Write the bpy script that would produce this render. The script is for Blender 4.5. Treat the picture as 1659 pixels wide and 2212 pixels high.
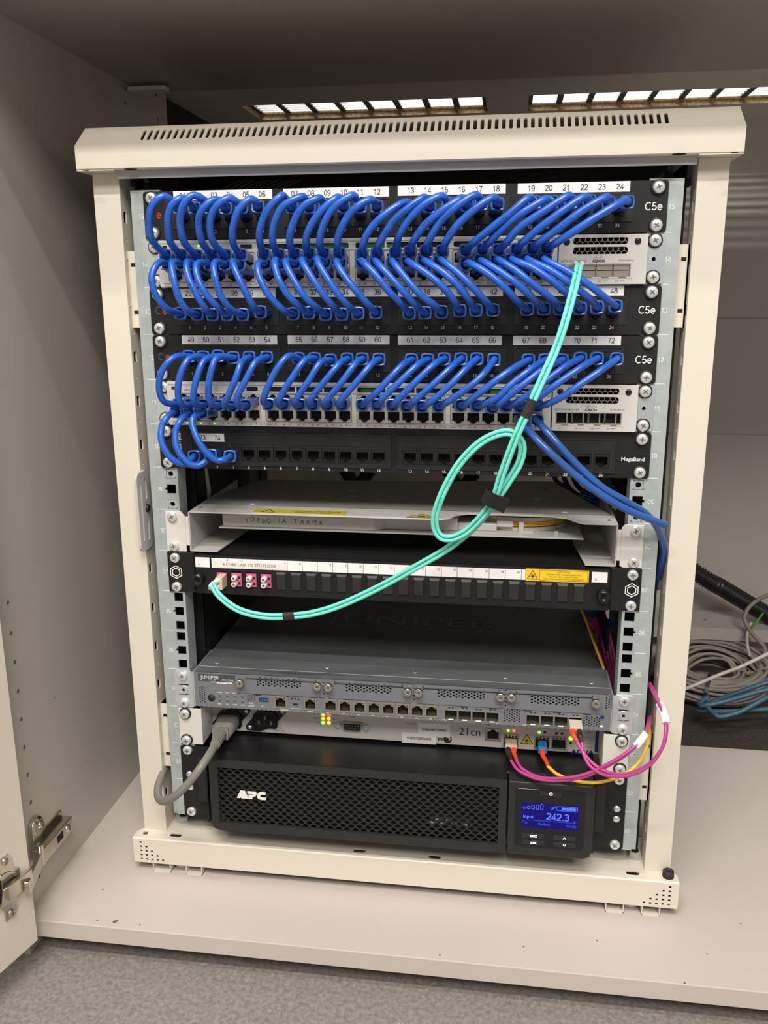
import bpy, math, random
from mathutils import Vector, Matrix, Euler
from mathutils.geometry import delaunay_2d_cdt
random.seed(7)
PI = math.pi
for o in list(bpy.data.objects): bpy.data.objects.remove(o)
scene = bpy.context.scene
COL = scene.collection
MM = 0.001                       # the script is written in millimetres

# ------------------------------------------------------------ camera, world, lights, exposure
CAM = Vector((106.68, -833.59, 567.75)); ROT = Euler((1.3289, 0.0049, 0.1401)); FPX = 1875.69
cd = bpy.data.cameras.new('camera'); cam = bpy.data.objects.new('camera', cd); COL.objects.link(cam)
cam.location = CAM * MM; cam.rotation_euler = ROT
cd.sensor_fit = 'HORIZONTAL'; cd.sensor_width = 36.0; cd.lens = FPX / 1659.0 * 36.0
cd.clip_start = 0.02; cd.clip_end = 60
scene.camera = cam
RM = ROT.to_matrix()
def at(px, py, y):
    """point on the plane Y=y (mm) seen at this pixel of the 1659 x 2212 photograph"""
    d = RM @ Vector(((px - 829.5) / FPX, -(py - 1106) / FPX, -1.0))
    return CAM + d * ((y - CAM.y) / d.y)
def atz(px, py, z):
    d = RM @ Vector(((px - 829.5) / FPX, -(py - 1106) / FPX, -1.0))
    return CAM + d * ((z - CAM.z) / d.z)

w = bpy.data.worlds.new('world'); scene.world = w; w.use_nodes = True
bg = w.node_tree.nodes['Background']; bg.inputs[0].default_value = (1.0, 0.945, 0.87, 1); bg.inputs[1].default_value = 0.34
scene.view_settings.view_transform = 'Standard'; scene.view_settings.look = 'None'
scene.view_settings.gamma = 1.0; scene.view_settings.use_curve_mapping = False
scene.view_settings.exposure = 0.07
def area(name, loc, rot, sx, sy, power, col):
    l = bpy.data.lights.new(name, 'AREA'); l.shape = 'RECTANGLE'; l.size = sx; l.size_y = sy
    l.energy = power; l.color = col
    o = bpy.data.objects.new(name, l); o.location = loc; o.rotation_euler = rot; COL.objects.link(o); return o
LAMP = (1.0, 0.955, 0.885)
area('ceiling_lamp_light', (-0.15, -1.50, 2.35), (math.radians(20), 0, 0), 1.25, 0.05, 40, LAMP)
area('ceiling_lamp_light', (-0.15, -0.98, 2.35), (math.radians(12), 0, 0), 1.25, 0.05, 16, LAMP)
area('ceiling_lamp_light', (0.7, -2.3, 2.35), (math.radians(38), 0, 0), 1.25, 0.60, 52, LAMP)  # broad frontal fill added to brighten the side panel and fronts

# ------------------------------------------------------------ materials
MATS = {}
def mat(name, col, rough=0.5, metal=0.0, noise=0.0, nscale=40.0, bump=0.0, bscale=300.0, emit=None, es=0.0, spec=0.5, coat=0.0, trans=0.0):
    m = bpy.data.materials.new(name); m.use_nodes = True; MATS[name] = m
    nt = m.node_tree; b = nt.nodes['Principled BSDF']
    b.inputs['Base Color'].default_value = (*col, 1); b.inputs['Roughness'].default_value = rough
    b.inputs['Metallic'].default_value = metal; b.inputs['Specular IOR Level'].default_value = spec
    b.inputs['Coat Weight'].default_value = coat
    if trans: b.inputs['Transmission Weight'].default_value = trans
    if emit: b.inputs['Emission Color'].default_value = (*emit, 1); b.inputs['Emission Strength'].default_value = es
    tc = None
    if noise or bump:
        tc = nt.nodes.new('ShaderNodeTexCoord')
    if noise:
        n = nt.nodes.new('ShaderNodeTexNoise'); n.inputs['Scale'].default_value = nscale; n.inputs['Detail'].default_value = 5
        nt.links.new(tc.outputs['Object'], n.inputs['Vector'])
        r = nt.nodes.new('ShaderNodeValToRGB')
        r.color_ramp.elements[0].position = 0.3; r.color_ramp.elements[1].position = 0.7
        r.color_ramp.elements[0].color = tuple(max(0, c * (1 - noise)) for c in col) + (1,)
        r.color_ramp.elements[1].color = tuple(min(1, c * (1 + noise)) for c in col) + (1,)
        nt.links.new(n.outputs['Fac'], r.inputs['Fac']); nt.links.new(r.outputs['Color'], b.inputs['Base Color'])
    if bump:
        n2 = nt.nodes.new('ShaderNodeTexNoise'); n2.inputs['Scale'].default_value = bscale
        nt.links.new(tc.outputs['Object'], n2.inputs['Vector'])
        bp = nt.nodes.new('ShaderNodeBump'); bp.inputs['Strength'].default_value = bump; bp.inputs['Distance'].default_value = 0.0005
        nt.links.new(n2.outputs['Fac'], bp.inputs['Height']); nt.links.new(bp.outputs['Normal'], b.inputs['Normal'])
    return m
mat('cream_paint', (0.70, 0.645, 0.545), 0.42, bump=0.12, bscale=900)
mat('galvanised', (0.45, 0.50, 0.50), 0.45, 0.35, noise=0.10, nscale=60)
mat('zinc', (0.74, 0.80, 0.84), 0.28, 0.75, noise=0.05, nscale=30)
mat('nickel', (0.62, 0.58, 0.50), 0.25, 1.0, noise=0.08, nscale=40)
mat('screw_steel', (0.86, 0.86, 0.84), 0.30, 0.65)
mat('screw_recess', (0.20, 0.21, 0.21), 0.4, 0.5)
mat('black_paint', (0.010, 0.010, 0.011), 0.50, bump=0.25, bscale=1500, spec=0.35)
mat('black_plastic', (0.012, 0.012, 0.013), 0.42)
mat('black_gloss', (0.008, 0.008, 0.010), 0.18)
mat('module_black', (0.017, 0.017, 0.018), 0.5, noise=0.1, nscale=90, spec=0.4)
mat('cavity', (0.004, 0.004, 0.004), 0.8)
mat('dark_grey', (0.022, 0.022, 0.022), 0.5, spec=0.4)
mat('ups_top', (0.010, 0.010, 0.011), 0.30, bump=0.3, bscale=1200)
mat('switch_face', (0.66, 0.63, 0.60), 0.36, 0.15)
mat('switch_silver', (0.62, 0.61, 0.60), 0.30, 0.75)
mat('cage_metal', (0.52, 0.48, 0.42), 0.32, 0.9)
mat('port_grey', (0.58, 0.54, 0.47), 0.40, 0.3)
mat('print_black', (0.02, 0.02, 0.025), 0.6)
mat('print_grey', (0.16, 0.16, 0.16), 0.6)
mat('print_faint', (0.80, 0.82, 0.82), 0.6)
mat('print_white', (0.80, 0.80, 0.78), 0.5)
mat('print_blue', (0.01, 0.03, 0.20), 0.5)
mat('print_red', (0.50, 0.045, 0.02), 0.5)
mat('print_darkgrey', (0.06, 0.06, 0.062), 0.5)
mat('label_white', (0.86, 0.84, 0.83), 0.45)
mat('label_cream', (0.82, 0.76, 0.68), 0.5)
mat('label_yellow', (0.88, 0.56, 0.02), 0.4)
mat('label_olive', (0.50, 0.42, 0.02), 0.4)
mat('blue_pvc', (0.016, 0.105, 0.52), 0.33, noise=0.12, nscale=25, bump=0.1, bscale=400, coat=0.15)
mat('blue_boot', (0.016, 0.070, 0.28), 0.28, spec=0.7)
mat('blue_collar', (0.045, 0.115, 0.36), 0.25, spec=0.7)
mat('blue_old', (0.025, 0.10, 0.36), 0.25, noise=0.1, nscale=20, coat=0.3)
mat('cord_ink', (0.008, 0.022, 0.12), 0.5)
mat('aqua', (0.17, 0.72, 0.60), 0.38)
mat('aqua_print', (0.05, 0.34, 0.27), 0.5)
mat('magenta', (0.46, 0.05, 0.235), 0.34)
mat('yellow_fibre', (0.88, 0.50, 0.05), 0.4)
mat('red_boot', (0.85, 0.06, 0.025), 0.42)
mat('black_rubber', (0.018, 0.017, 0.017), 0.55)
mat('beige_plastic', (0.60, 0.51, 0.38), 0.4)
mat('pink_plastic', (0.56, 0.10, 0.20), 0.4)
mat('pale_plastic', (0.72, 0.62, 0.62), 0.35)
mat('sky_plastic', (0.02, 0.22, 0.55), 0.3)
mat('sleeve_white', (0.85, 0.82, 0.82), 0.45)
mat('grey_rubber', (0.20, 0.19, 0.175), 0.45)
mat('grey_cable', (0.27, 0.24, 0.215), 0.5)
mat('pale_cable', (0.52, 0.48, 0.44), 0.45)
mat('steel_blue_cable', (0.055, 0.14, 0.21), 0.4)
mat('light_grey_paint', (0.49, 0.475, 0.455), 0.45, bump=0.15, bscale=1200)
mat('white_paint', (0.66, 0.63, 0.60), 0.45, bump=0.15, bscale=1200)
mat('firewall_grey', (0.20, 0.21, 0.235), 0.42, 0.25, bump=0.15, bscale=1500)
mat('firewall_lid', (0.125, 0.130, 0.140), 0.45, 0.2, bump=0.15, bscale=1500)
mat('firewall_badge', (0.06, 0.065, 0.07), 0.45)
mat('telecom_face', (0.60, 0.57, 0.54), 0.45)
mat('gold', (0.10, 0.075, 0.03), 0.4, 0.8)
mat('green_board', (0.01, 0.13, 0.01), 0.5)
mat('board_melamine', (0.56, 0.50, 0.46), 0.42, noise=0.02, nscale=8)
mat('panel_melamine', (0.52, 0.48, 0.43), 0.45, noise=0.02, nscale=8)
mat('door_melamine', (0.76, 0.69, 0.58), 0.42)
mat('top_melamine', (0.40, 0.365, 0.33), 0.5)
mat('sill_board', (0.64, 0.59, 0.52), 0.5)
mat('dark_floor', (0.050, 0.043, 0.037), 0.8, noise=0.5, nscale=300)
mat('grille_dark', (0.10, 0.10, 0.10), 0.5, 0.5)
mat('wall_paint', (0.50, 0.46, 0.43), 0.7, noise=0.03, nscale=4)
mat('dark_void_plinth', (0.02, 0.017, 0.014), 0.7)
mat('chipboard', (0.42, 0.28, 0.15), 0.85, noise=0.45, nscale=260)
mat('aluminium', (0.50, 0.50, 0.49), 0.4, 0.6)
mat('wear_brown', (0.17, 0.11, 0.08), 0.8)
mat('velcro', (0.010, 0.010, 0.010), 0.95, bump=0.9, bscale=2500)
mat('usb_blue', (0.02, 0.09, 0.35), 0.4)
mat('teal_led_off', (0.10, 0.10, 0.10), 0.3)
mat('led_red', (0.9, 0.05, 0.03), 0.4, emit=(1.0, 0.012, 0.012), es=9)
mat('led_red_small', (0.9, 0.05, 0.03), 0.4, emit=(1.0, 0.06, 0.03), es=4)
mat('led_amber', (0.9, 0.5, 0.05), 0.4, emit=(1.0, 0.30, 0.01), es=2.6)
mat('led_yellow', (0.9, 0.8, 0.1), 0.4, emit=(1.0, 0.60, 0.03), es=2.2)
mat('led_green', (0.2, 0.8, 0.05), 0.4, emit=(0.26, 1.0, 0.02), es=2.4)
mat('led_green_soft', (0.1, 0.7, 0.1), 0.4, emit=(0.12, 0.9, 0.10), es=1.6)
mat('led_lime_soft', (0.4, 0.7, 0.1), 0.4, emit=(0.45, 0.9, 0.08), es=1.0)
mat('screen_blue', (0.003, 0.002, 0.04), 0.35, spec=0.2, emit=(0.003, 0.002, 0.15), es=0.8)
mat('screen_line', (0.05, 0.1, 0.6), 0.3, emit=(0.07, 0.13, 0.85), es=0.85)
mat('screen_dim', (0.05, 0.1, 0.6), 0.3, emit=(0.04, 0.06, 0.55), es=0.8)
mat('key_light', (0.8, 0.85, 1.0), 0.3, emit=(0.45, 0.55, 1.0), es=3.0)
mat('yellow_green_wire', (0.10, 0.30, 0.02), 0.4)
# speckled vinyl floor
m = mat('vinyl_floor', (0.2, 0.19, 0.18), 0.5, bump=0.15, bscale=200)
nt = m.node_tree; b = nt.nodes['Principled BSDF']; tc = nt.nodes.new('ShaderNodeTexCoord')
n1 = nt.nodes.new('ShaderNodeTexNoise'); n1.inputs['Scale'].default_value = 210; n1.inputs['Detail'].default_value = 9; n1.inputs['Roughness'].default_value = 0.7
r1 = nt.nodes.new('ShaderNodeValToRGB')
r1.color_ramp.elements[0].position = 0.34; r1.color_ramp.elements[0].color = (0.16, 0.145, 0.132, 1)
r1.color_ramp.elements[1].position = 0.70; r1.color_ramp.elements[1].color = (0.34, 0.31, 0.285, 1)
v1 = nt.nodes.new('ShaderNodeTexVoronoi'); v1.inputs['Scale'].default_value = 190
r2 = nt.nodes.new('ShaderNodeValToRGB'); r2.color_ramp.elements[0].position = 0.05; r2.color_ramp.elements[0].color = (1, 1, 1, 1)
r2.color_ramp.elements[1].position = 0.16; r2.color_ramp.elements[1].color = (0, 0, 0, 1)
n3 = nt.nodes.new('ShaderNodeTexNoise'); n3.inputs['Scale'].default_value = 30
mu = nt.nodes.new('ShaderNodeMath'); mu.operation = 'MULTIPLY'
r3 = nt.nodes.new('ShaderNodeValToRGB'); r3.color_ramp.elements[0].position = 0.52; r3.color_ramp.elements[1].position = 0.62
mx = nt.nodes.new('ShaderNodeMixRGB'); mx.inputs['Color2'].default_value = (0.50, 0.48, 0.46, 1)
L = nt.links.new
for n in (n1, v1, n3): L(tc.outputs['Object'], n.inputs['Vector'])
L(n1.outputs['Fac'], r1.inputs['Fac']); L(v1.outputs['Distance'], r2.inputs['Fac']); L(n3.outputs['Fac'], r3.inputs['Fac'])
L(r2.outputs['Color'], mu.inputs[0]); L(r3.outputs['Color'], mu.inputs[1]); L(mu.outputs[0], mx.inputs['Fac'])
L(r1.outputs['Color'], mx.inputs['Color1']); L(mx.outputs['Color'], b.inputs['Base Color'])

# ------------------------------------------------------------ plain numerals drawn as strokes (unit: height of a figure)
def arc(cx, cy, rx, ry, a0, a1, n=12): return [(cx + rx * math.cos(math.radians(a0 + (a1 - a0) * k / n)), cy + ry * math.sin(math.radians(a0 + (a1 - a0) * k / n))) for k in range(n + 1)]
GLYPH = {'0': (.66, [arc(.33, .5, .24, .44, 0, 360, 24)]), '1': (.66, [[(.13, .70), (.28, .80), (.38, .94), (.38, 0)]]),
 '2': (.66, [arc(.33, .69, .23, .25, 165, -20, 10) + [(.45, .42), (.20, .22), (.09, .06), (.58, .06)]]),
 '3': (.66, [arc(.31, .72, .21, .22, 160, -80, 11) + [(.26, .52)], [(.26, .52)] + arc(.31, .29, .24, .23, 80, -160, 12)]),
 '4': (.66, [[(.46, 0), (.46, .93), (.06, .25), (.62, .25)]]),
 '5': (.66, [[(.54, .93), (.18, .93), (.12, .50)] + arc(.31, .31, .25, .25, 128, -155, 14)]),
 '6': (.66, [arc(.34, .60, .25, .34, 35, 180, 10) + [(.09, .32)], arc(.33, .30, .235, .24, 0, 360, 20)]),
 '7': (.66, [[(.08, .93), (.57, .93), (.38, .55), (.28, 0)]]),
 '8': (.66, [arc(.33, .725, .20, .215, 0, 360, 20), arc(.33, .28, .245, .235, 0, 360, 20)]),
 '9': (.66, [arc(.33, .66, .235, .27, 0, 360, 20), [(.565, .66)] + arc(.32, .38, .245, .34, 0, -145, 10)]),
 'C': (.84, [arc(.45, .5, .36, .44, 48, 312, 22)]), 'e': (.68, [[(.10, .36), (.59, .36)] + arc(.345, .35, .245, .30, 5, 318, 20)]), '.': (.34, [[(.17, 0), (.17, .13)]])}

# ------------------------------------------------------------ geometry helpers (millimetres)
def V(*a): return Vector(a)
FRONT = (V(1, 0, 0), V(0, 0, 1))          # a drawing plane that faces the viewer: u to the right, v up
class G:
    def __init__(s): s.v = []; s.f = []; s.m = []; s.sm = []; s.mats = []
    def mi(s, name):
        if name not in s.mats: s.mats.append(name)
        return s.mats.index(name)
    def add(s, vs, fs, mat, smooth=False):
        k = len(s.v); i = s.mi(mat); s.v += [tuple(p) for p in vs]
        for f in fs: s.f.append(tuple(j + k for j in f)); s.m.append(i); s.sm.append(smooth)
    def box(s, x0, x1, y0, y1, z0, z1, mat, c=0.0):
        if c <= 0:
            vs = [(x, y, z) for x in (x0, x1) for y in (y0, y1) for z in (z0, z1)]
            s.add(vs, [(0, 1, 3, 2), (4, 6, 7, 5), (0, 4, 5, 1), (2, 3, 7, 6), (0, 2, 6, 4), (1, 5, 7, 3)], mat); return
        # box whose front (-Y) edges are rounded off by c
        def ring(i, y): return [(x0 + i, y, z0 + i), (x1 - i, y, z0 + i), (x1 - i, y, z1 - i), (x0 + i, y, z1 - i)]
        vs = ring(c, y0) + ring(c * .3, y0 + c * .3) + ring(0, y0 + c) + ring(0, y1)
        fs = [(0, 1, 2, 3), (15, 14, 13, 12)]
        for k in range(3):
            for j in range(4): a, b2 = k * 4 + j, k * 4 + (j + 1) % 4; fs.append((a, a + 4, b2 + 4, b2))
        s.add(vs, fs, mat)
    def loft(s, rings, mat, cap=True, smooth=False):
        n = len(rings[0]); vs = [p for r in rings for p in r]; fs = []
        for k in range(len(rings) - 1):
            for j in range(n): a, b2 = k * n + j, k * n + (j + 1) % n; fs.append((a, b2, b2 + n, a + n))
        s.add(vs, fs, mat, smooth)
        if cap:
            s.add(rings[0], [tuple(range(n))[::-1]], mat); s.add(rings[-1], [tuple(range(n))], mat)
    def tube(s, pts, r, mat, seg=10, cap=True, flat=None):
        pts = [Vector(p) for p in pts]; n = len(pts); rings = []
        t = (pts[1] - pts[0]).normalized(); up = V(0, 0, 1) if abs(t.z) < .9 else V(1, 0, 0)
        u = t.cross(up).normalized()
        for i in range(n):
            t = (pts[min(i + 1, n - 1)] - pts[max(i - 1, 0)]).normalized()
            u = (u - t * u.dot(t)).normalized(); v = t.cross(u)
            rr = r[i] if isinstance(r, (list, tuple)) else r
            rings.append([pts[i] + (u * math.cos(2 * PI * k / seg) + v * math.sin(2 * PI * k / seg)) * rr for k in range(seg)])
        s.loft(rings, mat, cap, True)
    def rev(s, c, axis, prof, mat, seg=20, smooth=True):
        """prof: list of (distance along axis, radius)"""
        c = Vector(c); a = Vector(axis).normalized(); up = V(0, 0, 1) if abs(a.z) < .9 else V(1, 0, 0)
        u = a.cross(up).normalized(); v = a.cross(u)
        rings = [[c + a * d + (u * math.cos(2 * PI * k / seg) + v * math.sin(2 * PI * k / seg)) * max(r, 1e-3) for k in range(seg)] for d, r in prof]
        s.loft(rings, mat, True, smooth)
    def obox(s, c, u, v, n, hu, hv, hn, mat):
        c, u, v, n = map(Vector, (c, u, v, n)); vs = [c + u * a * hu + v * b2 * hv + n * d * hn for a in (-1, 1) for b2 in (-1, 1) for d in (-1, 1)]
        s.add(vs, [(0, 1, 3, 2), (4, 6, 7, 5), (0, 4, 5, 1), (2, 3, 7, 6), (0, 2, 6, 4), (1, 5, 7, 3)], mat)
    def poly(s, pts, mat): s.add(pts, [tuple(range(len(pts)))], mat)
    def prism(s, pts2, org, u, v, t, mat):
        """extrude outline pts2 (u,v) by t along -(u x v) ... i.e. towards the back"""
        org, u, v = map(Vector, (org, u, v)); n = u.cross(v)
        a = [org + u * p[0] + v * p[1] for p in pts2]; b2 = [p - n * t for p in a]; k = len(a)
        s.add(a + b2, [tuple(range(k)), tuple(range(k, 2 * k))[::-1]] + [(i, i + k, (i + 1) % k + k, (i + 1) % k) for i in range(k)], mat)
    def plate(s, outer, holes, org, u, v, t, mat):
        """flat plate with real holes; outlines in (u,v), front at org, thickness t to the back"""
        loops = []
        for lp in [outer] + list(holes):
            q = [p for i, p in enumerate(lp) if abs(p[0] - lp[i - 1][0]) + abs(p[1] - lp[i - 1][1]) > 1e-4]; loops.append(q)
        co, fc = [], []
        for q in loops: fc.append(list(range(len(co), len(co) + len(q)))); co += [Vector(p) for p in q]
        vs, _, fs, *_ = delaunay_2d_cdt(co, [], fc, 5, 1e-5)
        org, u, v = map(Vector, (org, u, v)); n = u.cross(v)
        A = [org + u * p.x + v * p.y for p in vs]
        fr = []
        for f in fs:
            ar = sum(vs[f[i - 1]].x * vs[f[i]].y - vs[f[i]].x * vs[f[i - 1]].y for i in range(len(f))); fr.append(tuple(f) if ar > 0 else tuple(f)[::-1])
        s.add(A, fr, mat); s.add([p - n * t for p in A], [f[::-1] for f in fr], mat)
        for q in loops:
            k = len(q); B = [org + u * p[0] + v * p[1] for p in q]; s.add(B + [p - n * t for p in B], [(i, (i + 1) % k, (i + 1) % k + k, i + k) for i in range(k)], mat)
    TC = {}
    def text(s, txt, org, size, mat, u=None, v=None, align='CENTER', bold=0.0, sx=1.0, depth=0.12):
        """lettering; size is the height of a capital in mm; org is the middle of the line"""
        u = Vector(u) if u is not None else V(1, 0, 0); v = Vector(v) if v is not None else V(0, 0, 1)
        if all(c in GLYPH for c in txt):
            tot = sum(GLYPH[c][0] for c in txt); n = u.cross(v); org = Vector(org); x = {'CENTER': -tot / 2, 'LEFT': 0, 'RIGHT': -tot}[align]; hw = .064 + bold * 1.2
            for c in txt:
                for st in GLYPH[c][1]:
                    cl = (Vector(st[0]) - Vector(st[-1])).length < 1e-3; m = len(st); L_ = []
                    for i, p in enumerate(st):
                        p = Vector(p); q0 = Vector(st[i - 1] if i else (st[-2] if cl else st[0])); q1 = Vector(st[i + 1] if i < m - 1 else (st[1] if cl else st[-1]))
                        d0 = (p - q0).normalized() if (p - q0).length > 1e-6 else (q1 - p).normalized(); d1 = (q1 - p).normalized() if (q1 - p).length > 1e-6 else d0
                        t_ = (d0 + d1).normalized(); k = min(1.6, 1 / max(.3, t_.dot(d1))); nn = Vector((-t_.y, t_.x)) * hw * k; L_ += [p + nn, p - nn]
                    s.add([org + u * ((x + p.x) * size * sx) + v * ((p.y - .5) * size) + n * depth for p in L_], [(2 * i, 2 * i + 1, 2 * i + 3, 2 * i + 2) for i in range(m - 1)], mat)
                x += GLYPH[c][0]
            return
        key = (txt, align, bold)
        if key not in G.TC:
            cu = bpy.data.curves.new('tmp', 'FONT'); cu.body = txt; cu.size = 1; cu.align_x = align; cu.resolution_u = 2; cu.offset = bold
            ob = bpy.data.objects.new('tmp', cu); me = bpy.data.meshes.new_from_object(ob)
            G.TC[key] = ([p.co.copy() for p in me.vertices], [tuple(f.vertices) for f in me.polygons])
            bpy.data.meshes.remove(me); bpy.data.objects.remove(ob); bpy.data.curves.remove(cu)
        vs, fs = G.TC[key]; sc = size / 0.70; n = u.cross(v); org = Vector(org)
        s.add([org + u * (p.x * sc * sx) + v * (p.y * sc - size / 2) + n * depth for p in vs], fs, mat)
    def build(s, name, parent=None, loc=None, bevel=0, **kw):
        me = bpy.data.meshes.new(name)
        org = WORLD.get(parent.name, V(0, 0, 0)) if parent else V(0, 0, 0)
        here = Vector(loc) if loc is not None else (V(0, 0, 0) if not parent else org)
        me.from_pydata([((p[0] - here.x) * MM, (p[1] - here.y) * MM, (p[2] - here.z) * MM) for p in s.v], [], s.f)
        for n in s.mats: me.materials.append(MATS[n])
        me.polygons.foreach_set('material_index', s.m); me.polygons.foreach_set('use_smooth', s.sm)
        me.update()
        o = bpy.data.objects.new(name, me); COL.objects.link(o)
        if parent: o.parent = parent
        o.location = (here - org) * MM; WORLD[o.name] = here
        if bevel:
            bm = o.modifiers.new('bevel', 'BEVEL'); bm.width = bevel * MM; bm.segments = 3; bm.limit_method = 'ANGLE'; bm.angle_limit = 0.6
        if kw: tag(o, **kw)
        return o
WORLD = {}
def tag(o, label=None, cat=None, group=None, kind=None):
    if label: o['label'] = label
    if cat: o['category'] = cat
    if group: o['group'] = group
    if kind: o['kind'] = kind
    return o
def thing(name, loc, label, cat, group=None):
    o = bpy.data.objects.new(name, None); o.empty_display_size = 0.02; COL.objects.link(o)
    o.location = Vector(loc) * MM; WORLD[o.name] = Vector(loc); return tag(o, label, cat, group)
def copy_to(src, parent, loc):
    """a copy of a part and its sub-parts under another thing, sharing the meshes"""
    c = src.copy(); COL.objects.link(c); c.parent = parent; c.location = (Vector(loc) - WORLD[parent.name]) * MM; WORLD[c.name] = Vector(loc)
    for ch in src.children:
        d = ch.copy(); COL.objects.link(d); d.parent = c; d.location = ch.location
    return c
def circ(x, z, r, n=12, sx=1.0): return [(x + sx * r * math.cos(2 * PI * k / n), z + r * math.sin(2 * PI * k / n)) for k in range(n)]
def rect(x0, x1, z0, z1): return [(x0, z0), (x1, z0), (x1, z1), (x0, z1)]
def rrect(x0, x1, z0, z1, r, n=4):
    out = []
    for cx, cz, a in ((x1 - r, z0 + r, -90), (x1 - r, z1 - r, 0), (x0 + r, z1 - r, 90), (x0 + r, z0 + r, 180)):
        for k in range(n + 1): t = math.radians(a + 90 * k / n); out.append((cx + r * math.cos(t), cz + r * math.sin(t)))
    return out
def smooth(pts, n=8):
    """Catmull-Rom through the points"""
    P = [Vector(p) for p in pts]; P = [P[0] * 2 - P[1]] + P + [P[-1] * 2 - P[-2]]; out = []
    for i in range(1, len(P) - 2):
        a, b2, c, d = P[i - 1:i + 3]
        for k in range(n):
            t = k / n; out.append(.5 * ((2 * b2) + (c - a) * t + (2 * a - 5 * b2 + 4 * c - d) * t * t + (3 * b2 - a - 3 * c + d) * t ** 3))
    out.append(P[-2]); return out
U = 44.45
def uz(u): return (u - 1) * U            # bottom of a rack unit

# ============================================================ the place
ZB, ZF = -65.0, -110.0            # top of the cupboard base board, room floor
YW = 765.0                        # back wall
SX = -380.0                       # inner face of the cupboard's left side panel
g = G(); g.box(-1500, 1800, -2600, YW, ZF - 20, ZF, 'vinyl_floor'); g.build('floor', kind='structure')
g = G(); g.box(-1500, 1800, YW, YW + 40, ZF, 2500, 'wall_paint'); g.build('wall_back', kind='structure')
# window board above, with two cut-outs for the air grilles
CUTS = [(-303, 63), (125.5, 492)]; CY0, CY1 = 536.0, 645.0; ZS = 848.0
g = G(); g.plate(rect(SX - 20, 1100, -150, YW), [rect(a, b2, CY0, CY1) for a, b2 in CUTS], (0, 0, ZS + 22), (1, 0, 0), (0, 1, 0), 21.4, 'sill_board')
for a, b2 in CUTS:     # raw chipboard edges of the cut-outs
    g.box(a, b2, CY1 - .4, CY1 + .4, ZS + .6, ZS + 13, 'chipboard'); g.box(a - .4, a + .4, CY0, CY1, ZS + .6, ZS + 22, 'chipboard')
    g.box(b2 - .4, b2 + .4, CY0, CY1, ZS + .6, ZS + 22, 'chipboard')
g.build('trim_1', kind='structure')
for (a, b2), lab in zip(CUTS, ('silver air grille in the left cut-out of the board above the rack', 'silver air grille in the right cut-out of the board above the rack')):
    t = thing('air_grille', ((a + b2) / 2, CY0, ZS + 10), lab, 'vent grille', 'air grilles above the rack')
    g = G()
    for k in range(7):
        y = CY0 + 6 + k * 15.6; g.add([(a + .5, y, ZS + 10), (b2 - .5, y, ZS + 10), (b2 - .5, y + 1.6, ZS + 10), (a + .5, y + 1.6, ZS + 10),
                            (a + .5, y + .6, ZS + 15), (b2 - .5, y + .6, ZS + 15), (b2 - .5, y + 2.2, ZS + 15), (a + .5, y + 2.2, ZS + 15)],
                           [(0, 3, 2, 1), (4, 5, 6, 7), (0, 1, 5, 4), (2, 3, 7, 6), (1, 2, 6, 5), (0, 4, 7, 3)], 'aluminium')
    g.build('slats', t)
    g = G(); n = 8
    for k in range(n + 1):
        x = a + 2 + (b2 - a - 4) * k / n; g.box(x - 4.5, x + 4.5, CY0 + 2, CY1 - 2, ZS + 9.6, ZS + 15.4, 'grille_dark')
    g.build('dividers', t)
# black sheet added to stand for the dark void behind the side panel, and the trunking along the wall
g = G(); g.box(SX - 30, SX - 12, 436, YW, ZF, ZS, 'dark_void_plinth'); g.build('dark_void_sheet', kind='structure')
g = G(); g.box(SX, 1100, 661, YW, -19, 3, 'wall_paint'); g.box(SX, 1100, 700, YW, ZF, -22, 'wall_paint')
for x in (470, 545, 700): g.rev((x, 700, 3), (0, 0, 1), [(0, 3), (.6, 2.6)], 'wear_brown', 8)
g.build('baseboard_back', kind='structure')
g = G(); g.box(-1500, 1800, YW - 3, YW, ZF, 530, 'wall_paint'); g.box(-1500, 1800, YW - 6, YW - 2, ZF, 330, 'wall_paint'); g.build('trim_3', kind='structure')
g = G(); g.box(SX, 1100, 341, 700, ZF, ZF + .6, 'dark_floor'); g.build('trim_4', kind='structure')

# ------------------------------------------------------------ cupboard
cup = thing('cupboard', (0, -110, ZF), 'open pale melamine cupboard that houses the rack, its door swung open at the left', 'cupboard')
g = G(); g.box(SX, 900, -110, 357, ZB - 20, ZB, 'board_melamine', .8)
for (px, py, s) in ((210, 1988, 1.2), (248, 1991, 2.4), (253, 1989, 1.5), (302, 1998, 1.2), (222, 1921, 1.3), (950, 2063, 1.2), (1131, 2045, 1.0), (1290, 2032, .9), (1527, 2060, .9), (1480, 2128, 1.2), (1600, 1995, 1.0), (1490, 1690, .9)):
    p = atz(px, py, ZB); g.rev((p.x, max(p.y, -108), ZB), (0, 0, 1), [(0, s), (.15, s * .7)], 'wear_brown', 7, False)
g.build('base_board', cup)
g = G(); g.box(SX, 900, -60, 340, ZF, ZB - 20, 'dark_void_plinth'); g.build('plinth', cup)
g = G(); g.box(SX - 18, SX, -108, 434, ZF, ZS, 'panel_melamine')
def hole_x(g, y, z, r, x=SX): g.rev((x - .2, y, z), (1, 0, 0), [(0, r), (.35, r)], 'wear_brown', 10, False)
for z in (275, 242.5, 211, 179, 147.5, 116, 83.5, 51.5, -38): hole_x(g, -76, z, 2.4)
for z in (838, 807, 775, 743, 711): hole_x(g, 399, z, 2.4)
hole_x(g, 293, 807, 2.4); hole_x(g, -10, 140, 1.0)
g.build('side_panel', cup)
g = G(); g.box(SX, 900, -108, 353, 831, ZS - .5, 'top_melamine', .8); g.build('top_board', cup)
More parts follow.
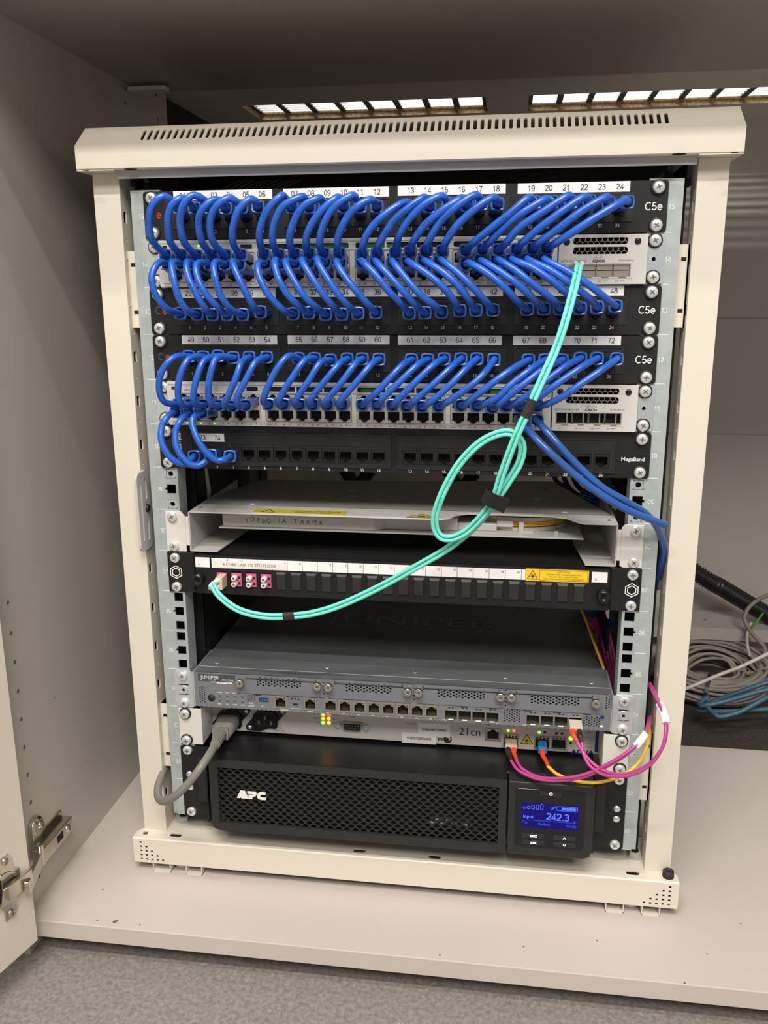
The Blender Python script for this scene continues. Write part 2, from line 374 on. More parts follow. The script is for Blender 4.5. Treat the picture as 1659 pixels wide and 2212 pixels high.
g = G(); g.prism([(-22, -11), (22, -11), (26, -6), (26, 6), (22, 11), (-22, 11), (-26, 6), (-26, -6)], (-352, 302, 826), (1, 0, 0), (0, -1, 0), -5, 'white_paint')
g.build('shelf_fitting', cup, bevel=1)
# door: opened past a right angle; hinge edge at the front left of the side panel
E0 = V(-356.5, -127, 0); DD = V(-.255, -.967, 0).normalized(); DN = V(DD.y * -1, DD.x, 0); DN = DN if DN.x > 0 else -DN
g = G(); ZD0, ZD1 = -74.0, 845.0
def dpt(a, n, z): p = E0 + DD * a + DN * n; return (p.x, p.y, z)
vs = [dpt(a, n, z) for a in (0, 460) for n in (0, -18) for z in (ZD0, ZD1)]
g.add(vs, [(0, 1, 3, 2), (4, 6, 7, 5), (0, 4, 5, 1), (2, 3, 7, 6), (0, 2, 6, 4), (1, 5, 7, 3)], 'door_melamine')
door = g.build('door', cup, bevel=.8)
# cabinet hinge: plate on the side panel, arm, cup on the door
hg = G()
hg.box(SX, SX + 3, -84, -24, -12, 10, 'nickel')
hg.box(SX + 3, SX + 15, -90, -24, -14, 3, 'nickel')
hg.rev((SX + 1, -76, 22), (1, 0, 0), [(0, 12), (4, 12), (6, 9)], 'nickel', 18)
hg.obox((SX + 3, -80, 8), (1, 0, 0), (0, 1, 0), (0, 0, 1), 3, 8, 16, 'nickel')
hinge = hg.build('hinge', cup, bevel=.8)
def small_screw(name, c, axis, r, parent, m1='nickel'):
    g = G(); g.rev(c, axis, [(0, r), (r * .35, r * .9), (r * .55, r * .5), (r * .6, .01)], m1, 14)
    c = Vector(c); a = Vector(axis).normalized(); up = V(0, 0, 1) if abs(a.z) < .9 else V(1, 0, 0); u = a.cross(up).normalized(); v = a.cross(u)
    for uu, vv in ((u, v), (v, u)): g.obox(c + a * r * .48, uu, vv, a, r * .5, r * .13, r * .16, 'screw_recess')
    return g.build(name, parent)
small_screw('screw', (SX + 7, -74, 24), (1, 0, 0), 4.5, hinge); small_screw('screw', (SX + 15, -36, -5), (1, 0, 0), 4.5, hinge)
g = G(); g.box(SX + 15, SX + 15.3, -58, -46, -9, -1, 'cavity'); g.build('slot', hinge)
ag = G()
a0 = V(SX + 12, -88, -6); a1 = V(*dpt(14, 10, 1))
ag.obox((a0 + a1) / 2, (a1 - a0).normalized(), (0, 0, 1), (a1 - a0).normalized().cross(V(0, 0, 1)), (a1 - a0).length / 2 + 4, 8, 2.2, 'nickel')
p = V(*dpt(20, 6, 8)); ag.obox(p, DD, (0, 0, 1), DN, 15, 8, 2.5, 'nickel'); ag.rev((a0.x, a0.y, -14), (0, 0, 1), [(0, 4), (24, 4)], 'nickel', 14)
ag.build('hinge_arm', hinge, bevel=.6)
cg = G()
cg.prism([(-7, -34), (5, -34), (9, -28), (9, -17), (16, -12), (16, 12), (9, 17), (9, 28), (5, 34), (-7, 34)][::-1], dpt(30, 1.6, 10), -DD, (0, 0, 1), 1.6, 'nickel')
cg.rev(dpt(34, .2, 10), DN, [(0, 17.5), (2.4, 17.5), (2.4, 14.5), (1.0, 14.3)], 'nickel', 28)
cg.rev(dpt(34, 1.2, 10), DN, [(0, 14), (.3, 14)], 'cavity', 24)
cg.obox(dpt(34, 3, 4), DD, (0, .3, .95), DN, 7, 9, 1.5, 'nickel')
hc = cg.build('hinge_cup', hinge, bevel=.4)
small_screw('screw', dpt(30, 1.6, 39), DN, 4.2, hinge); small_screw('screw', dpt(30, 1.6, -19), DN, 4.2, hinge)

# ============================================================ the rack frame
rack = thing('network_rack', (0, 0, ZB), 'cream steel open rack frame with slotted top cover standing on the cupboard base', 'rack')
# top cover: profile along the width, with mitred ends and a row of slots in the sloping face
g = G()
def cov(i, y, z): return [(-298 + i, y, z), (298 - i, y, z)]
prof = [(0, -4, 684.5), (0, -18, 685.5), (0, -18, 702.5)]
A = [cov(0, -2, 684.6), cov(0, -16.8, 684.6), cov(0, -18, 685.8), cov(0, -18, 706)]
for a, b2 in zip(A, A[1:]): g.add([a[0], a[1], b2[1], b2[0]], [(0, 1, 2, 3)], 'cream_paint', False)
sl = V(0, 22, 19); L0 = sl.length; sd = sl.normalized()
slots = [rrect(-234.5 + k * 6.253 - 1.6, -234.5 + k * 6.253 + 1.6, 6.4, 22.6, 1.55, 3) for k in range(76)]
g.plate([(-298, 0), (298, 0), (296.5, L0), (-296.5, L0)], slots, (0, -18, 706), (1, 0, 0), sd, 1.4, 'cream_paint')
for s in (-1, 1):
    g.add([(s * 298, -18, 685), (s * 298, -18, 706), (s * 296.5, 4, 725), (s * 296.5, 410, 725), (s * 298, 410, 706), (s * 298, 410, 685), (s * 298, -2, 684.6)],
          [(0, 1, 4, 5, 6), (1, 2, 3, 4)], 'cream_paint')
g.box(-296.5, 296.5, 4, 410, 723.4, 725, 'cream_paint'); g.box(-296, 296, -16, 60, 699, 700, 'cream_paint')
g.box(-298, 298, 398, 410, 685, 724, 'cream_paint')
g.box(-298, -262, -17, 30, 684, 685.2, 'cream_paint'); g.box(262, 298, -17, 30, 684, 685.2, 'cream_paint')
for px, py, rr in ((282, 366, 6), (185, 368, 3), (1467, 333, 6), (1588, 329, 3)):
    p = atz(px, py, 684); g.rev((p.x, p.y, 684.02), (0, 0, -1), [(0, rr), (.15, rr)], 'cavity', 12, False)
g.build('top_cover', rack)
g = G(); g.box(-262.5, 262.5, -8.5, -7, 677.5, 685, 'light_grey_paint'); g.box(-262.5, 262.5, -8.5, 34, 684, 685, 'light_grey_paint')
g.build('front_lip', rack, bevel=.5)
g = G(); g.box(-292, 292, 40, 395, 690, 692, 'black_paint'); g.build('roof_panel', rack)
# bottom bar
g = G(); BZ1, BZ0 = -22.5, -53.5
hole_l = [[circ(-289 + i * 6.3, -28.2 - j * 5.3, 1.55, 10) for i in range(j + 1)] for j in range(5)]
hl = [h for r_ in hole_l for h in r_]; hr = [[(-x, z) for x, z in h] for h in hl]
g.plate(rrect(-298, 298, BZ0, BZ1 - 1.2, .8, 2), hl + hr, (0, -18, 0), (1, 0, 0), (0, 0, 1), 1.4, 'cream_paint')
tops = [circ(-287, -8, 3.4, 12), rrect(-258, -244, -10.5, -4, 3.2), rrect(-47, -33, -11, -4.5, 3.2), rrect(36, 50, -11, -4.5, 3.2), rrect(245, 259, -10.5, -4, 3.2)]
g.plate([(-298, -16.6), (298, -16.6), (298, -6), (292, 2), (292, 60), (-292, 60), (-292, 2), (-298, -6)], tops, (0, 0, BZ1), (1, 0, 0), (0, 1, 0), 1.4, 'cream_paint')
g.add([(-298, -18, BZ1 - 1.2), (298, -18, BZ1 - 1.2), (298, -16.6, BZ1), (-298, -16.6, BZ1)], [(0, 1, 2, 3)], 'cream_paint')
g.box(-297.95, -296.6, -16.5, -6, BZ0, BZ1 - 1.5, 'cream_paint'); g.box(296.6, 297.95, -16.5, -6, BZ0, BZ1 - 1.5, 'cream_paint'); g.box(-296, 296, -13, -12.5, BZ0 + 1, BZ1 - 5, 'cavity')  # last box: dark sheet added behind the dot holes so they read black
g.box(-292, 292, 58.5, 60, BZ0, BZ1, 'cream_paint'); g.box(-292, -290.5, -2, 60, BZ0, BZ1 - 1.4, 'cream_paint'); g.box(290.5, 292, -2, 60, BZ0, BZ1 - 1.4, 'cream_paint')
g.build('bottom_bar', rack)
for s in (-1, 1):
    g = G(); g.box(s * 275.5 - 17 if s > 0 else -292, 292 if s > 0 else -258.5, 60, 395, BZ0, BZ1, 'cream_paint'); g.build('side_beam', rack)
for (x0, x1) in ((-277, -256), (-238, -219), (225, 244), (262, 281)):
    g = G(); g.box(x0, x0 + 1, -17, 40, ZB, -54, 'cream_paint'); g.box(x1 - 1, x1, -17, 40, ZB, -54, 'cream_paint'); g.box(x0, x1, -17, 40, ZB, ZB + 1, 'cream_paint')
    g.build('foot_channel', rack)
for x in (-247, 252):
    g = G(); g.rev((x, 2, ZB), (0, 0, 1), [(0, 6), (1.5, 11), (8, 12.5), (12, 12.5)], 'white_paint', 20); g.build('levelling_foot', rack)
    g = G(); g.rev((x - 6 if x < 0 else x + 6, 22, BZ1), (0, 0, 1), [(0, 9), (1.5, 9), (1.6, 7), (7, 6.5), (7.1, 4.4), (5, 4.2)], 'light_grey_paint', 6, False)
    g.rev((x - 6 if x < 0 else x + 6, 22, BZ1 + 4), (0, 0, 1), [(0, 4), (4.5, 3.6)], 'cavity', 12); g.build('levelling_nut', rack)
g = G(); g.rev((288, -8, BZ1), (0, 0, 1), [(0, 6), (6.5, 5.6), (7.2, 4.8), (7.2, 2.6), (4.0, 2.4)], 'black_rubber', 22); g.build('rubber_buffer', rack)
# front posts
for s in (-1, 1):
    g = G(); x0, x1 = (265, 291.5) if s > 0 else (-291.5, -265)
    g.box(x0, x1, 0, 1.5, BZ1, 684, 'cream_paint')
    holes = [rect(3.5, 10.5, (k + .5) * U - 5.2, (k + .5) * U + 5.2) for k in range(15)] + [circ(7, k * U + 1.5, 1.6, 8) for k in range(1, 16)]
    if s < 0: g.plate(rect(0, 25, BZ1, 684), holes, (-265, 1.5, 0), (0, 1, 0), (0, 0, 1), 1.5, 'cream_paint')
    else: g.plate([(-a, b2) for a, b2 in rect(0, 25, BZ1, 684)], [[(-a, b2) for a, b2 in h] for h in holes], (265, 1.5, 0), (0, -1, 0), (0, 0, 1), 1.5, 'cream_paint')
    g.box(*((290, 291.5) if s > 0 else (-291.5, -290)), 1.5, 26.5, BZ1, 684, 'cream_paint')
    g.box(x0 + 2, x1 - 2, 22, 23, BZ1, 684, 'cavity')
    g.build('post', rack, bevel=.6)
# cream mounting brackets between post and rail
for s in (-1, 1):
    for z0, z1 in ((540, 613), (55, 131)):
        g = G(); xa, xb = (255.5, 265) if s > 0 else (-265, -255.5)
        g.prism([(xa, z0), (xb, z0), (xb, z1), (xa, z1)], (0, 8, 0), (1, 0, 0), (0, 0, 1), 2, 'cream_paint'); g.box(*sorted((xa, xa + s * 1.5)) if s < 0 else (xb - 1.5, xb), 8, 60, z0, z1, 'cream_paint')
        for q in (.18, .80): g.box(min(xa, xb) + (6 if s < 0 else 0) * 0 + 2.5, min(xa, xb) + 7, 7.9, 8.3, z0 + (z1 - z0) * q, z0 + (z1 - z0) * q + 3.5, 'cavity')
        g.build('mounting_bracket', rack)
# slotted latch plate on the left post
g = G(); g.plate(rrect(-17, 12, 313, 396, 7), [rrect(-11, -7, 324, 385, 1.9), rrect(1, 6, 366, 388, 2.2), rrect(1, 6, 322, 344, 2.2)], (-262, 0, 0), (0, 1, 0), (0, 0, 1), 2.6, 'light_grey_paint')
g.rev((-262, 4, 356), (1, 0, 0), [(0, 4.5), (2, 3.5)], 'black_plastic', 12)
g.build('latch_plate', rack)
# galvanised rails with square holes, printed unit numbers
HZ = (6.35, 22.225, 38.1)
nutp = None
for s in (-1, 1):
    g = G(); hs = []
    for k in range(15):
        for q, h in enumerate(HZ):
            z = k * U + h; x = s * 232.55
            if q == 1: hs.append([(x - 4.8, z - 4.8), (x + 4.8, z - 4.8), (x + 4.8, z - (1.6 if s > 0 else 4.8)), (x + 4.8, z - 1.6), (x + 6.6, z - 1.2), (x + 6.6, z + 1.2), (x + 4.8, z + 1.6), (x + 4.8, z + 4.8), (x - 4.8, z + 4.8)] if s > 0 else
                                  [(x - 4.8, z - 4.8), (x + 4.8, z - 4.8), (x + 4.8, z + 4.8), (x - 4.8, z + 4.8), (x - 4.8, z + 1.6), (x - 6.6, z + 1.2), (x - 6.6, z - 1.2), (x - 4.8, z - 1.6)])
            else: hs.append(rect(x - 4.8, x + 4.8, z - 4.8, z + 4.8))
    hs = [[p for i, p in enumerate(h) if p != h[i - 1]] for h in hs]
    g.plate(rect(*sorted((s * 225, s * 254.5)), 1, 668), hs, (0, 0, 0), (1, 0, 0), (0, 0, 1), 2, 'galvanised')
    g.box(*sorted((s * 252.5, s * 254.5)), 2, 40, 1, 668, 'galvanised')
    g.box(*sorted((s * 225, s * 226.5)), 2, 22, 1, 668, 'galvanised')
    if s < 0: g.box(-247.7, -247.2, -.2, 0, 1, 668, 'galvanised')
    rail = g.build('rail', rack, bevel=.35)
    g = G()
    for k in range(15):
        g.box(*sorted((s * 240, s * (250 if k < 13 else 247))), -.12, 0, k * U - .25 + .4, k * U + .25 + .4, 'print_faint')
        g.text('%02d' % (k + 1), (s * 245, -.02, k * U + 22.2), 4.6, 'print_faint', sx=.95)
    nm = g.build('unit_numbers', rail)
    # cage nuts still waiting in unit 9, seen from the front
    for z in (8 * U + 6.35, 8 * U + 38.1):
        if nutp is None:
            g = G(); x = s * 232.55
            g.plate(rrect(x - 4.4, x + 4.4, z - 4.4, z + 4.4, 1), [circ(x, z, 2.7, 12)], (0, .4, 0), (1, 0, 0), (0, 0, 1), 3, 'zinc')
            g.rev((x, 6, z), (0, -1, 0), [(0, 2.6), (.4, 2.6)], 'cavity', 12); g.box(x - 6, x - 4.6, -.8, .6, z - 3, z + 3, 'zinc'); g.box(x + 4.6, x + 6, -.8, .6, z - 3, z + 3, 'zinc')
            nutp = g.build('cage_nut', rail, loc=(x, 0, z)); nutp0 = nutp
        else: copy_to(nutp0, rail, (s * 232.55, 0, z))
# black vertical channels behind the rails, rear posts and a cross bar
for s in (-1, 1):
    g = G(); g.plate([(44, 0), (90, 0), (90, 672), (44, 672)], [circ(66, 30 + k * 44.45, 2.2, 8) for k in range(14)], (s * 222, 0, 0), (0, s * -1.0, 0) if s > 0 else (0, 1, 0), (0, 0, 1), 2, 'black_paint') if s < 0 else None
    if s < 0: g.box(-262, -222, 42, 46, 0, 684, 'black_paint'); g.build('channel', rack)
    g = G(); g.box(*sorted((s * 265, s * 291)), 370, 395, BZ1, 684, 'cream_paint'); g.build('rear_post', rack)
    g = G(); g.box(*sorted((s * 225, s * 250)), 330, 333, 0, 668, 'galvanised'); g.box(*sorted((s * 225, s * 228)), 300, 332, 0, 668, 'black_paint'); g.build('rear_rail', rack)
    g = G(); g.box(*sorted((s * 223, s * 226)), 90, 300, 186, 214, 'black_paint'); g.build('side_brace', rack)
    g = G(); g.box(*sorted((s * 260, s * 261.5)), 27, 370, BZ1, 684, 'black_paint'); g.build('gap_shade_sheet', rack)  # black sheet added so the gap between rail and post reads dark
g = G(); g.rev((s * 243, 16, 668), (0, 0, 1), [(0, 6), (3, 6), (3.2, 3.6), (14, 3.6), (14.1, 7), (17, 7)], 'black_plastic', 14); g.build('adjusting_bolt', rack)
g = G(); g.rev((-243, 16, 668), (0, 0, 1), [(0, 6), (3, 6), (3.2, 3.6), (14, 3.6), (14.1, 7), (17, 7)], 'black_plastic', 14); g.build('adjusting_bolt', rack)

g = G(); g.box(-265, 265, 372, 376, 640, 684, 'cream_paint'); g.build('rear_crossbar', rack)

# the pan-head screw with black cup washer used all over the rack
g = G(); g.rev((0, 0, 0), (0, -1, 0), [(0, 5.3), (1.6, 5.3), (2.5, 4.9), (3.1, 4.0), (3.45, 2.4), (3.5, .01)], 'screw_steel', 24)
for u_, v_ in ((V(.92, 0, .38), V(-.38, 0, .92)), (V(-.38, 0, .92), V(.92, 0, .38))): g.obox((0, -3.2, 0), u_, v_, (0, 1, 0), 2.5, .6, .42, 'screw_recess')
SCREW = None
SCREW_ME = g; 
wg = G(); wg.rev((0, 0, 0), (0, -1, 0), [(0, 6.7), (.9, 6.7), (1.4, 6.2), (1.1, 5.2)], 'black_plastic', 24)
def put_screws(parent, spots, washer=True, y=-1.6):
    """screws (each its own part) with their cup washers as sub-parts"""
    global SCREW
    for x, z in spots:
        key = 'w' if washer else 'n'
        if SCREW is None: SCREW = {}
        if key not in SCREW:
            g2 = G(); g2.v = [(a + x, b2 + y - (1.0 if washer else 0), c + z) for a, b2, c in SCREW_ME.v]; g2.f = SCREW_ME.f; g2.m = SCREW_ME.m; g2.sm = SCREW_ME.sm; g2.mats = SCREW_ME.mats
            o = g2.build('screw', parent, loc=(x, y, z))
            if washer:
                g3 = G(); g3.v = [(a + x, b2 + y, c + z) for a, b2, c in wg.v]; g3.f = wg.f; g3.m = wg.m; g3.sm = wg.sm; g3.mats = wg.mats
                g3.build('washer', o)
            SCREW[key] = o
        else: o = copy_to(SCREW[key], parent, (x, y, z))
        o.rotation_euler = (0, random.uniform(-.7, .7), 0)

# ============================================================ equipment in the rack
EARX = 232.55
def ear_spots(u, n=1): return [(s * EARX, uz(u) + h) for s in (-1, 1) for h in (6.35, n * U - 6.35)]
def port_hole(x, z, w=11.4, h=7.6, down=True):
    """outline of a modular socket: body with a stepped latch notch"""
    a, k = w / 2, -1 if down else 1
    p = [(-a, -k * h / 2), (a, -k * h / 2), (a, k * h / 2), (3.2, k * h / 2), (3.2, k * (h / 2 + 1.3)), (1.9, k * (h / 2 + 1.3)), (1.9, k * (h / 2 + 2.4)), (-1.9, k * (h / 2 + 2.4)),
         (-1.9, k * (h / 2 + 1.3)), (-3.2, k * (h / 2 + 1.3)), (-3.2, k * h / 2), (-a, k * h / 2)]
    return [(x + q[0], z + q[1]) for q in p]
def contacts(g, x, z, y, m='gold', up=True):
    for i in range(8):
        xx = x - 3.6 + i * 1.03
        g.add([(xx - .2, y, z + (3.4 if up else -3.4)), (xx + .2, y, z + (3.4 if up else -3.4)), (xx + .2, y + 5, z), (xx - .2, y + 5, z)], [(0, 1, 2, 3)], m)
PX = [-202.2 + 108.1 * (i // 6) + 15.42 * (i % 6) for i in range(24)]       # socket columns of the 24-way panels
SWX = [-211.4 + 90.75 * (i // 6) + 14.25 * (i % 6) for i in range(24)]      # socket columns of the switches
PX10 = [-198.2 + 16.5 * i for i in range(12)] + [14.3 + 16.6 * i for i in range(12)]

def patch_panel(u, first, label):
    z0 = uz(u); t = thing('patch_bay', (0, 0, z0), label, 'patch panel', 'black 24-port patch panels')
    g = G(); mods = [(PX[6 * k] - 10.6, PX[6 * k + 5] + 12.5) for k in range(4)]
    g.plate(rrect(-241.3, 241.3, z0 + .4, z0 + 44.1, 3), [rect(a + .6, b2 - .6, z0 + 10.2, z0 + 33.8) for a, b2 in mods], (0, -2, 0), (1, 0, 0), (0, 0, 1), 1.8, 'black_paint')
    g.box(-216, 216, 0, 40, z0 + .5, z0 + 1.5, 'black_paint'); g.box(-216, 216, 0, 32, z0 + 43, z0 + 44, 'black_paint')
    g.build('faceplate', t)
    for k, (a, b2) in enumerate(mods):
        g = G(); hs = [port_hole(PX[6 * k + j], z0 + 21) for j in range(6)]
        g.plate(rect(a, b2, z0 + 9.8, z0 + 34.2), [rect(a + 1.6, b2 - 1.6, z0 + 11.2, z0 + 32.8)], (0, -3, 0), (1, 0, 0), (0, 0, 1), 1.6, 'module_black')
        g.plate(rect(a + 1, b2 - 1, z0 + 11, z0 + 33), [rect(a + 7, b2 - 8, z0 + 13.5, z0 + 29.5)], (0, -2.3, 0), (1, 0, 0), (0, 0, 1), 1.4, 'module_black')
        g.plate(rect(a + 6, b2 - 7, z0 + 13, z0 + 30), hs, (0, -1.7, 0), (1, 0, 0), (0, 0, 1), 1.2, 'module_black')
        g.box(a + 1, b2 - 1, 9, 10, z0 + 10, z0 + 34, 'cavity')
        for j in range(6): contacts(g, PX[6 * k + j], z0 + 21, .5)
        g.build('port_module', t)
    g = G()
    for i in range(24): g.text(str(i + 1), (PX[i], -2, z0 + 7.0), 3.0, 'print_white', bold=.008)
    g.text('C5e', (229.5, -2, z0 + 22.6), 7.0, 'print_white'); g.text('C', (-233.6, -2, z0 + 23.4), 7.4, 'print_darkgrey', bold=.01); g.text('e', (-226.6, -2, z0 + 23.4), 7.4, 'print_red')
    g.build('printed_marks', t)
    for k in range(4):
        a = (-211, -104.5, 2.5, 110.6)[k]; b2 = (-115, -5.5, 100, 208.3)[k]
        g = G(); dz = random.uniform(-.3, .5); g.box(a, b2, -2.3, -2, z0 + 35.4 + dz, z0 + 44.0 + dz * .4, 'label_white')
        for j in range(6): g.text('%02d' % (first + 6 * k + j), (PX[6 * k + j] + .4, -2.3, z0 + 39.8 + dz), 5.0, 'print_black')
        g.build('number_label', t)
    put_screws(t, ear_spots(u), True, -2)
    return t
patch_panel(15, 1, 'topmost black patch panel in the rack, white stickers numbered 01 to 24')
patch_panel(13, 25, 'black patch panel under the upper switch, white stickers numbered 25 to 48')
patch_panel(12, 49, 'black patch panel in mid rack, white stickers numbered 49 to 72')

# lower black panel with individual sockets
z0 = uz(10)
t = thing('patch_bay', (0, 0, z0), 'lowest black patch panel with mostly empty sockets and a sticker reading 73 74', 'patch panel')
g = G(); g.plate(rrect(-241.3, 241.3, z0 + .4, z0 + 44.1, 3), [rect(-203, -7.5, z0 + 9.5, z0 + 27), rect(6.5, 205, z0 + 9.5, z0 + 27)], (0, -2, 0), (1, 0, 0), (0, 0, 1), 1.8, 'black_paint')
g.box(-216, 216, 0, 40, z0 + .5, z0 + 1.5, 'black_paint'); g.box(-212, 212, 0, 40, z0 + 42, z0 + 43, 'black_paint'); g.build('faceplate', t)
for k, (a, b2) in enumerate(((-208, -4.5), (1.5, 209))):
    xs = PX10[12 * k:12 * k + 12]; g = G()
    g.plate(rect(a, b2, z0 + 4.6, z0 + 37.8), [rect(a + 1.5, b2 - 1.5, z0 + 6, z0 + 36.3)], (0, -3.2, 0), (1, 0, 0), (0, 0, 1), 1.6, 'module_black')
    g.plate(rect(a + 1, b2 - 1, z0 + 5.5, z0 + 37), [rect(x - 7.3, x + 7.3, z0 + 8.6, z0 + 26) for x in xs], (0, -2.4, 0), (1, 0, 0), (0, 0, 1), 2.4, 'module_black')
    g.build('port_module', t)
    for x in xs:
        g = G(); g.plate(rect(x - 7.1, x + 7.1, z0 + 8.8, z0 + 25.8), [port_hole(x, z0 + 16.4)], (0, -1.2, 0), (1, 0, 0), (0, 0, 1), 1.4, 'black_plastic')
        g.box(x - 7, x + 7, 8, 9, z0 + 9, z0 + 26, 'cavity'); g.box(x - 7, x + 7, -1.9, -1.2, z0 + 23.6, z0 + 25.6, 'dark_grey'); contacts(g, x, z0 + 17, .3)
        g.build('socket', t)
g = G()
for i in range(24): g.text(str(i + 1), (PX10[i], -2, z0 + 2.6), 2.9, 'print_white', bold=.018)
g.text('MegaBand', (225.6, -2, z0 + 18.8), 3.7, 'print_white', bold=.012, sx=1.0)
g.text('HellermannTyton', (-220.3, -2, z0 + 21), 3.6, 'print_white', u=(0, 0, 1), v=(-1, 0, 0), bold=.01, sx=.92)
g.build('printed_marks', t)
g = G(); g.box(-202, -172.5, -3.6, -3.2, z0 + 28.4, z0 + 36.6, 'label_white'); g.text('73', (-195, -3.6, z0 + 32.4), 5.0, 'print_black'); g.text('74', (-179.6, -3.6, z0 + 32.4), 5.0, 'print_black'); g.build('number_label', t)
put_screws(t, ear_spots(10), True, -2)

# network switches
def triangle(g, x, z, r, up, m, y):
    s = 1 if up else -1; g.add([(x - r, y, z - s * r * .6), (x + r, y, z - s * r * .6), (x, y, z + s * r * .7)], [(0, 1, 2) if up else (0, 2, 1)], m)
def switch(u, label, green):
    z0 = uz(u); F = -6.0
    t = thing('network_switch', (0, 0, z0), label, 'network switch', 'grey 48-port network switches')
    g = G(); g.box(-219, 219, 9, 300, z0 + 1, z0 + 43.5, 'switch_silver'); g.build('body', t)
    grp = [(SWX[6 * k] - 7.6, SWX[6 * k + 5] + 7.4) for k in range(4)]
    wins = [rrect(grp[k][0] + (4 if k == 1 else 1), grp[k][1] - 1, z0 + 34.6, z0 + 39.6, 1.6) for k in (1, 2)] + [rrect(grp[3][0] + 1, grp[3][0] + 52, z0 + 34.6, z0 + 39.6, 1.6)]
    g = G(); g.plate(rrect(-228, 147.6, z0 + .6, z0 + 43.8, 1.6), [rrect(a, b2, z0 + 5.2, z0 + 32.4, 2) for a, b2 in grp] + wins + [rrect(-147, -135, z0 + 35, z0 + 39.6, .4), rect(-223.5, -219, z0 + 35.5, z0 + 39)],
            (0, F, 0), (1, 0, 0), (0, 0, 1), 2, 'switch_face')
    g.box(-228, -226.6, F + 1.5, 0, z0 + .6, z0 + 43.8, 'switch_face'); g.box(-227, 226, F + 1.5, 0, z0 + .6, z0 + 2, 'switch_face'); g.box(-227, 226, F + 1.5, 0, z0 + 42.6, z0 + 43.8, 'switch_face')
    g.box(-227, 146, F + 9, F + 10, z0 + 2, z0 + 42, 'cavity')
    g.box(-226.5, 146.5, F - .35, F, z0 + 40.6, z0 + 41.6, 'switch_silver'); g.box(-125, 146.5, F - .35, F, z0 + 33.0, z0 + 34.0, 'switch_silver')
    g.box(-226, 146.5, F - .15, F, z0 + 4.2, z0 + 4.45, 'print_grey')
    g.build('bezel', t)
    for k, (a, b2) in enumerate(grp):
        g = G(); xs = SWX[6 * k:6 * k + 6]
        g.plate(rrect(a + .5, b2 - .5, z0 + 5.6, z0 + 32, 1.6), [port_hole(x, z0 + 12.3, 11.4, 8.2, True) for x in xs] + [port_hole(x, z0 + 25.2, 11.4, 8.2, False) for x in xs], (0, F + .6, 0), (1, 0, 0), (0, 0, 1), 6, 'port_grey')
        g.box(a, b2, F + 7, F + 8, z0 + 5, z0 + 33, 'cavity')
        for x in xs:
            contacts(g, x, z0 + 12.3, F + 2, 'gold', True); contacts(g, x, z0 + 25.2, F + 2, 'gold', False)
        g.build('port_block', t)
    for wi, wv in enumerate(wins):
        x0 = min(p[0] for p in wv); x1 = max(p[0] for p in wv); g = G(); g.box(x0 - 1, x1 + 1, F + 2.2, F + 3, z0 + 34, z0 + 40, 'black_gloss')
        for q in ((1, 2) if wi < 2 else (1,)):
            xx = x0 + (x1 - x0) * q / (3 if wi < 2 else 2); g.box(xx - .8, xx + .8, F + .2, F + 1.8, z0 + 34.6, z0 + 39.6, 'switch_face')
        for q in range(7): xx = x0 + 6 + q * (x1 - x0 - 10) / 7; g.obox((xx, F + 2.15, z0 + 37), (.6, 0, .8), (.8, 0, -.6), (0, 1, 0), 2.0, .12, .15, 'dark_grey')
        for (gw, f0, f1) in green:
            if gw == wi: g.box(x0 + (x1 - x0) * f0, x0 + (x1 - x0) * f1, F + 1.9, F + 2.15, z0 + 34.8, z0 + 39.2, 'green_board')
        g.build('vent_window', t)
    g = G(); g.box(-146.9, -135.1, F + .3, F + 1, z0 + 35, z0 + 39.6, 'cage_metal'); g.box(-146.4, -135.6, F + .1, F + .3, z0 + 35.5, z0 + 39.1, 'cavity'); g.box(-144.5, -137.5, F - .02, F + .1, z0 + 37.4, z0 + 38.2, 'dark_grey'); g.build('usb_port', t)
    g = G(); g.rev((-187.5, F, z0 + 38.4), (0, -1, 0), [(0, 1.3), (.3, 1.0)], 'led_lime_soft', 10); g.rev((-187.5, F, z0 + 34.9), (0, -1, 0), [(0, 1.3), (.3, 1.0)], 'led_lime_soft', 10); g.build('status_light', t)
    g = G()
    g.box(-223.4, -219.1, F + 1, F + 1.5, z0 + 35.5, z0 + 39, 'dark_grey')
    g.text('CISCO', (-207, F, z0 + 35.6), 1.9, 'print_grey', bold=.02)
    for q, h in enumerate((.8, 1.8, 1.1, 1.8, .8, 1.8, 1.1)): g.box(-210 + q * 1.0, -209.7 + q * 1.0, F - .1, F, z0 + 38.2, z0 + 38.2 + h, 'print_grey')
    g.rev((-199, F, z0 + 38), (0, -1, 0), [(0, 1.7), (.4, 1.5)], 'cavity', 12)
    for q, tx in enumerate(('SYST', 'STAT', 'SPEED', 'PoE', 'DUPLX', 'STACK')): g.text(tx, (-177 + (q // 2) * 13, F, z0 + (38.4 if q % 2 else 35.2)), 1.2, 'print_grey')
    for k in range(4):
        for j in range(6):
            for s2, up in ((-3.2, True), (2.2, False)):
                x = SWX[6 * k + j] + s2; litp = (u == 11 and k == 0 and j < 3 and not up)
                triangle(g, x, z0 + 2.7, 1.1 if not litp else 1.5, up, 'led_green_soft' if litp else 'print_grey', F - .12)
    for k, (a, b2) in enumerate((('12X', '13X'), ('24X', '25X'), ('36X', '37X'))):
        xm = (SWX[6 * k + 5] + SWX[6 * k + 6]) / 2; g.text(a, (xm - 3.3, F, z0 + 2.6), 1.7, 'print_grey'); g.text(b2, (xm + 3.6, F, z0 + 2.6), 1.7, 'print_grey')
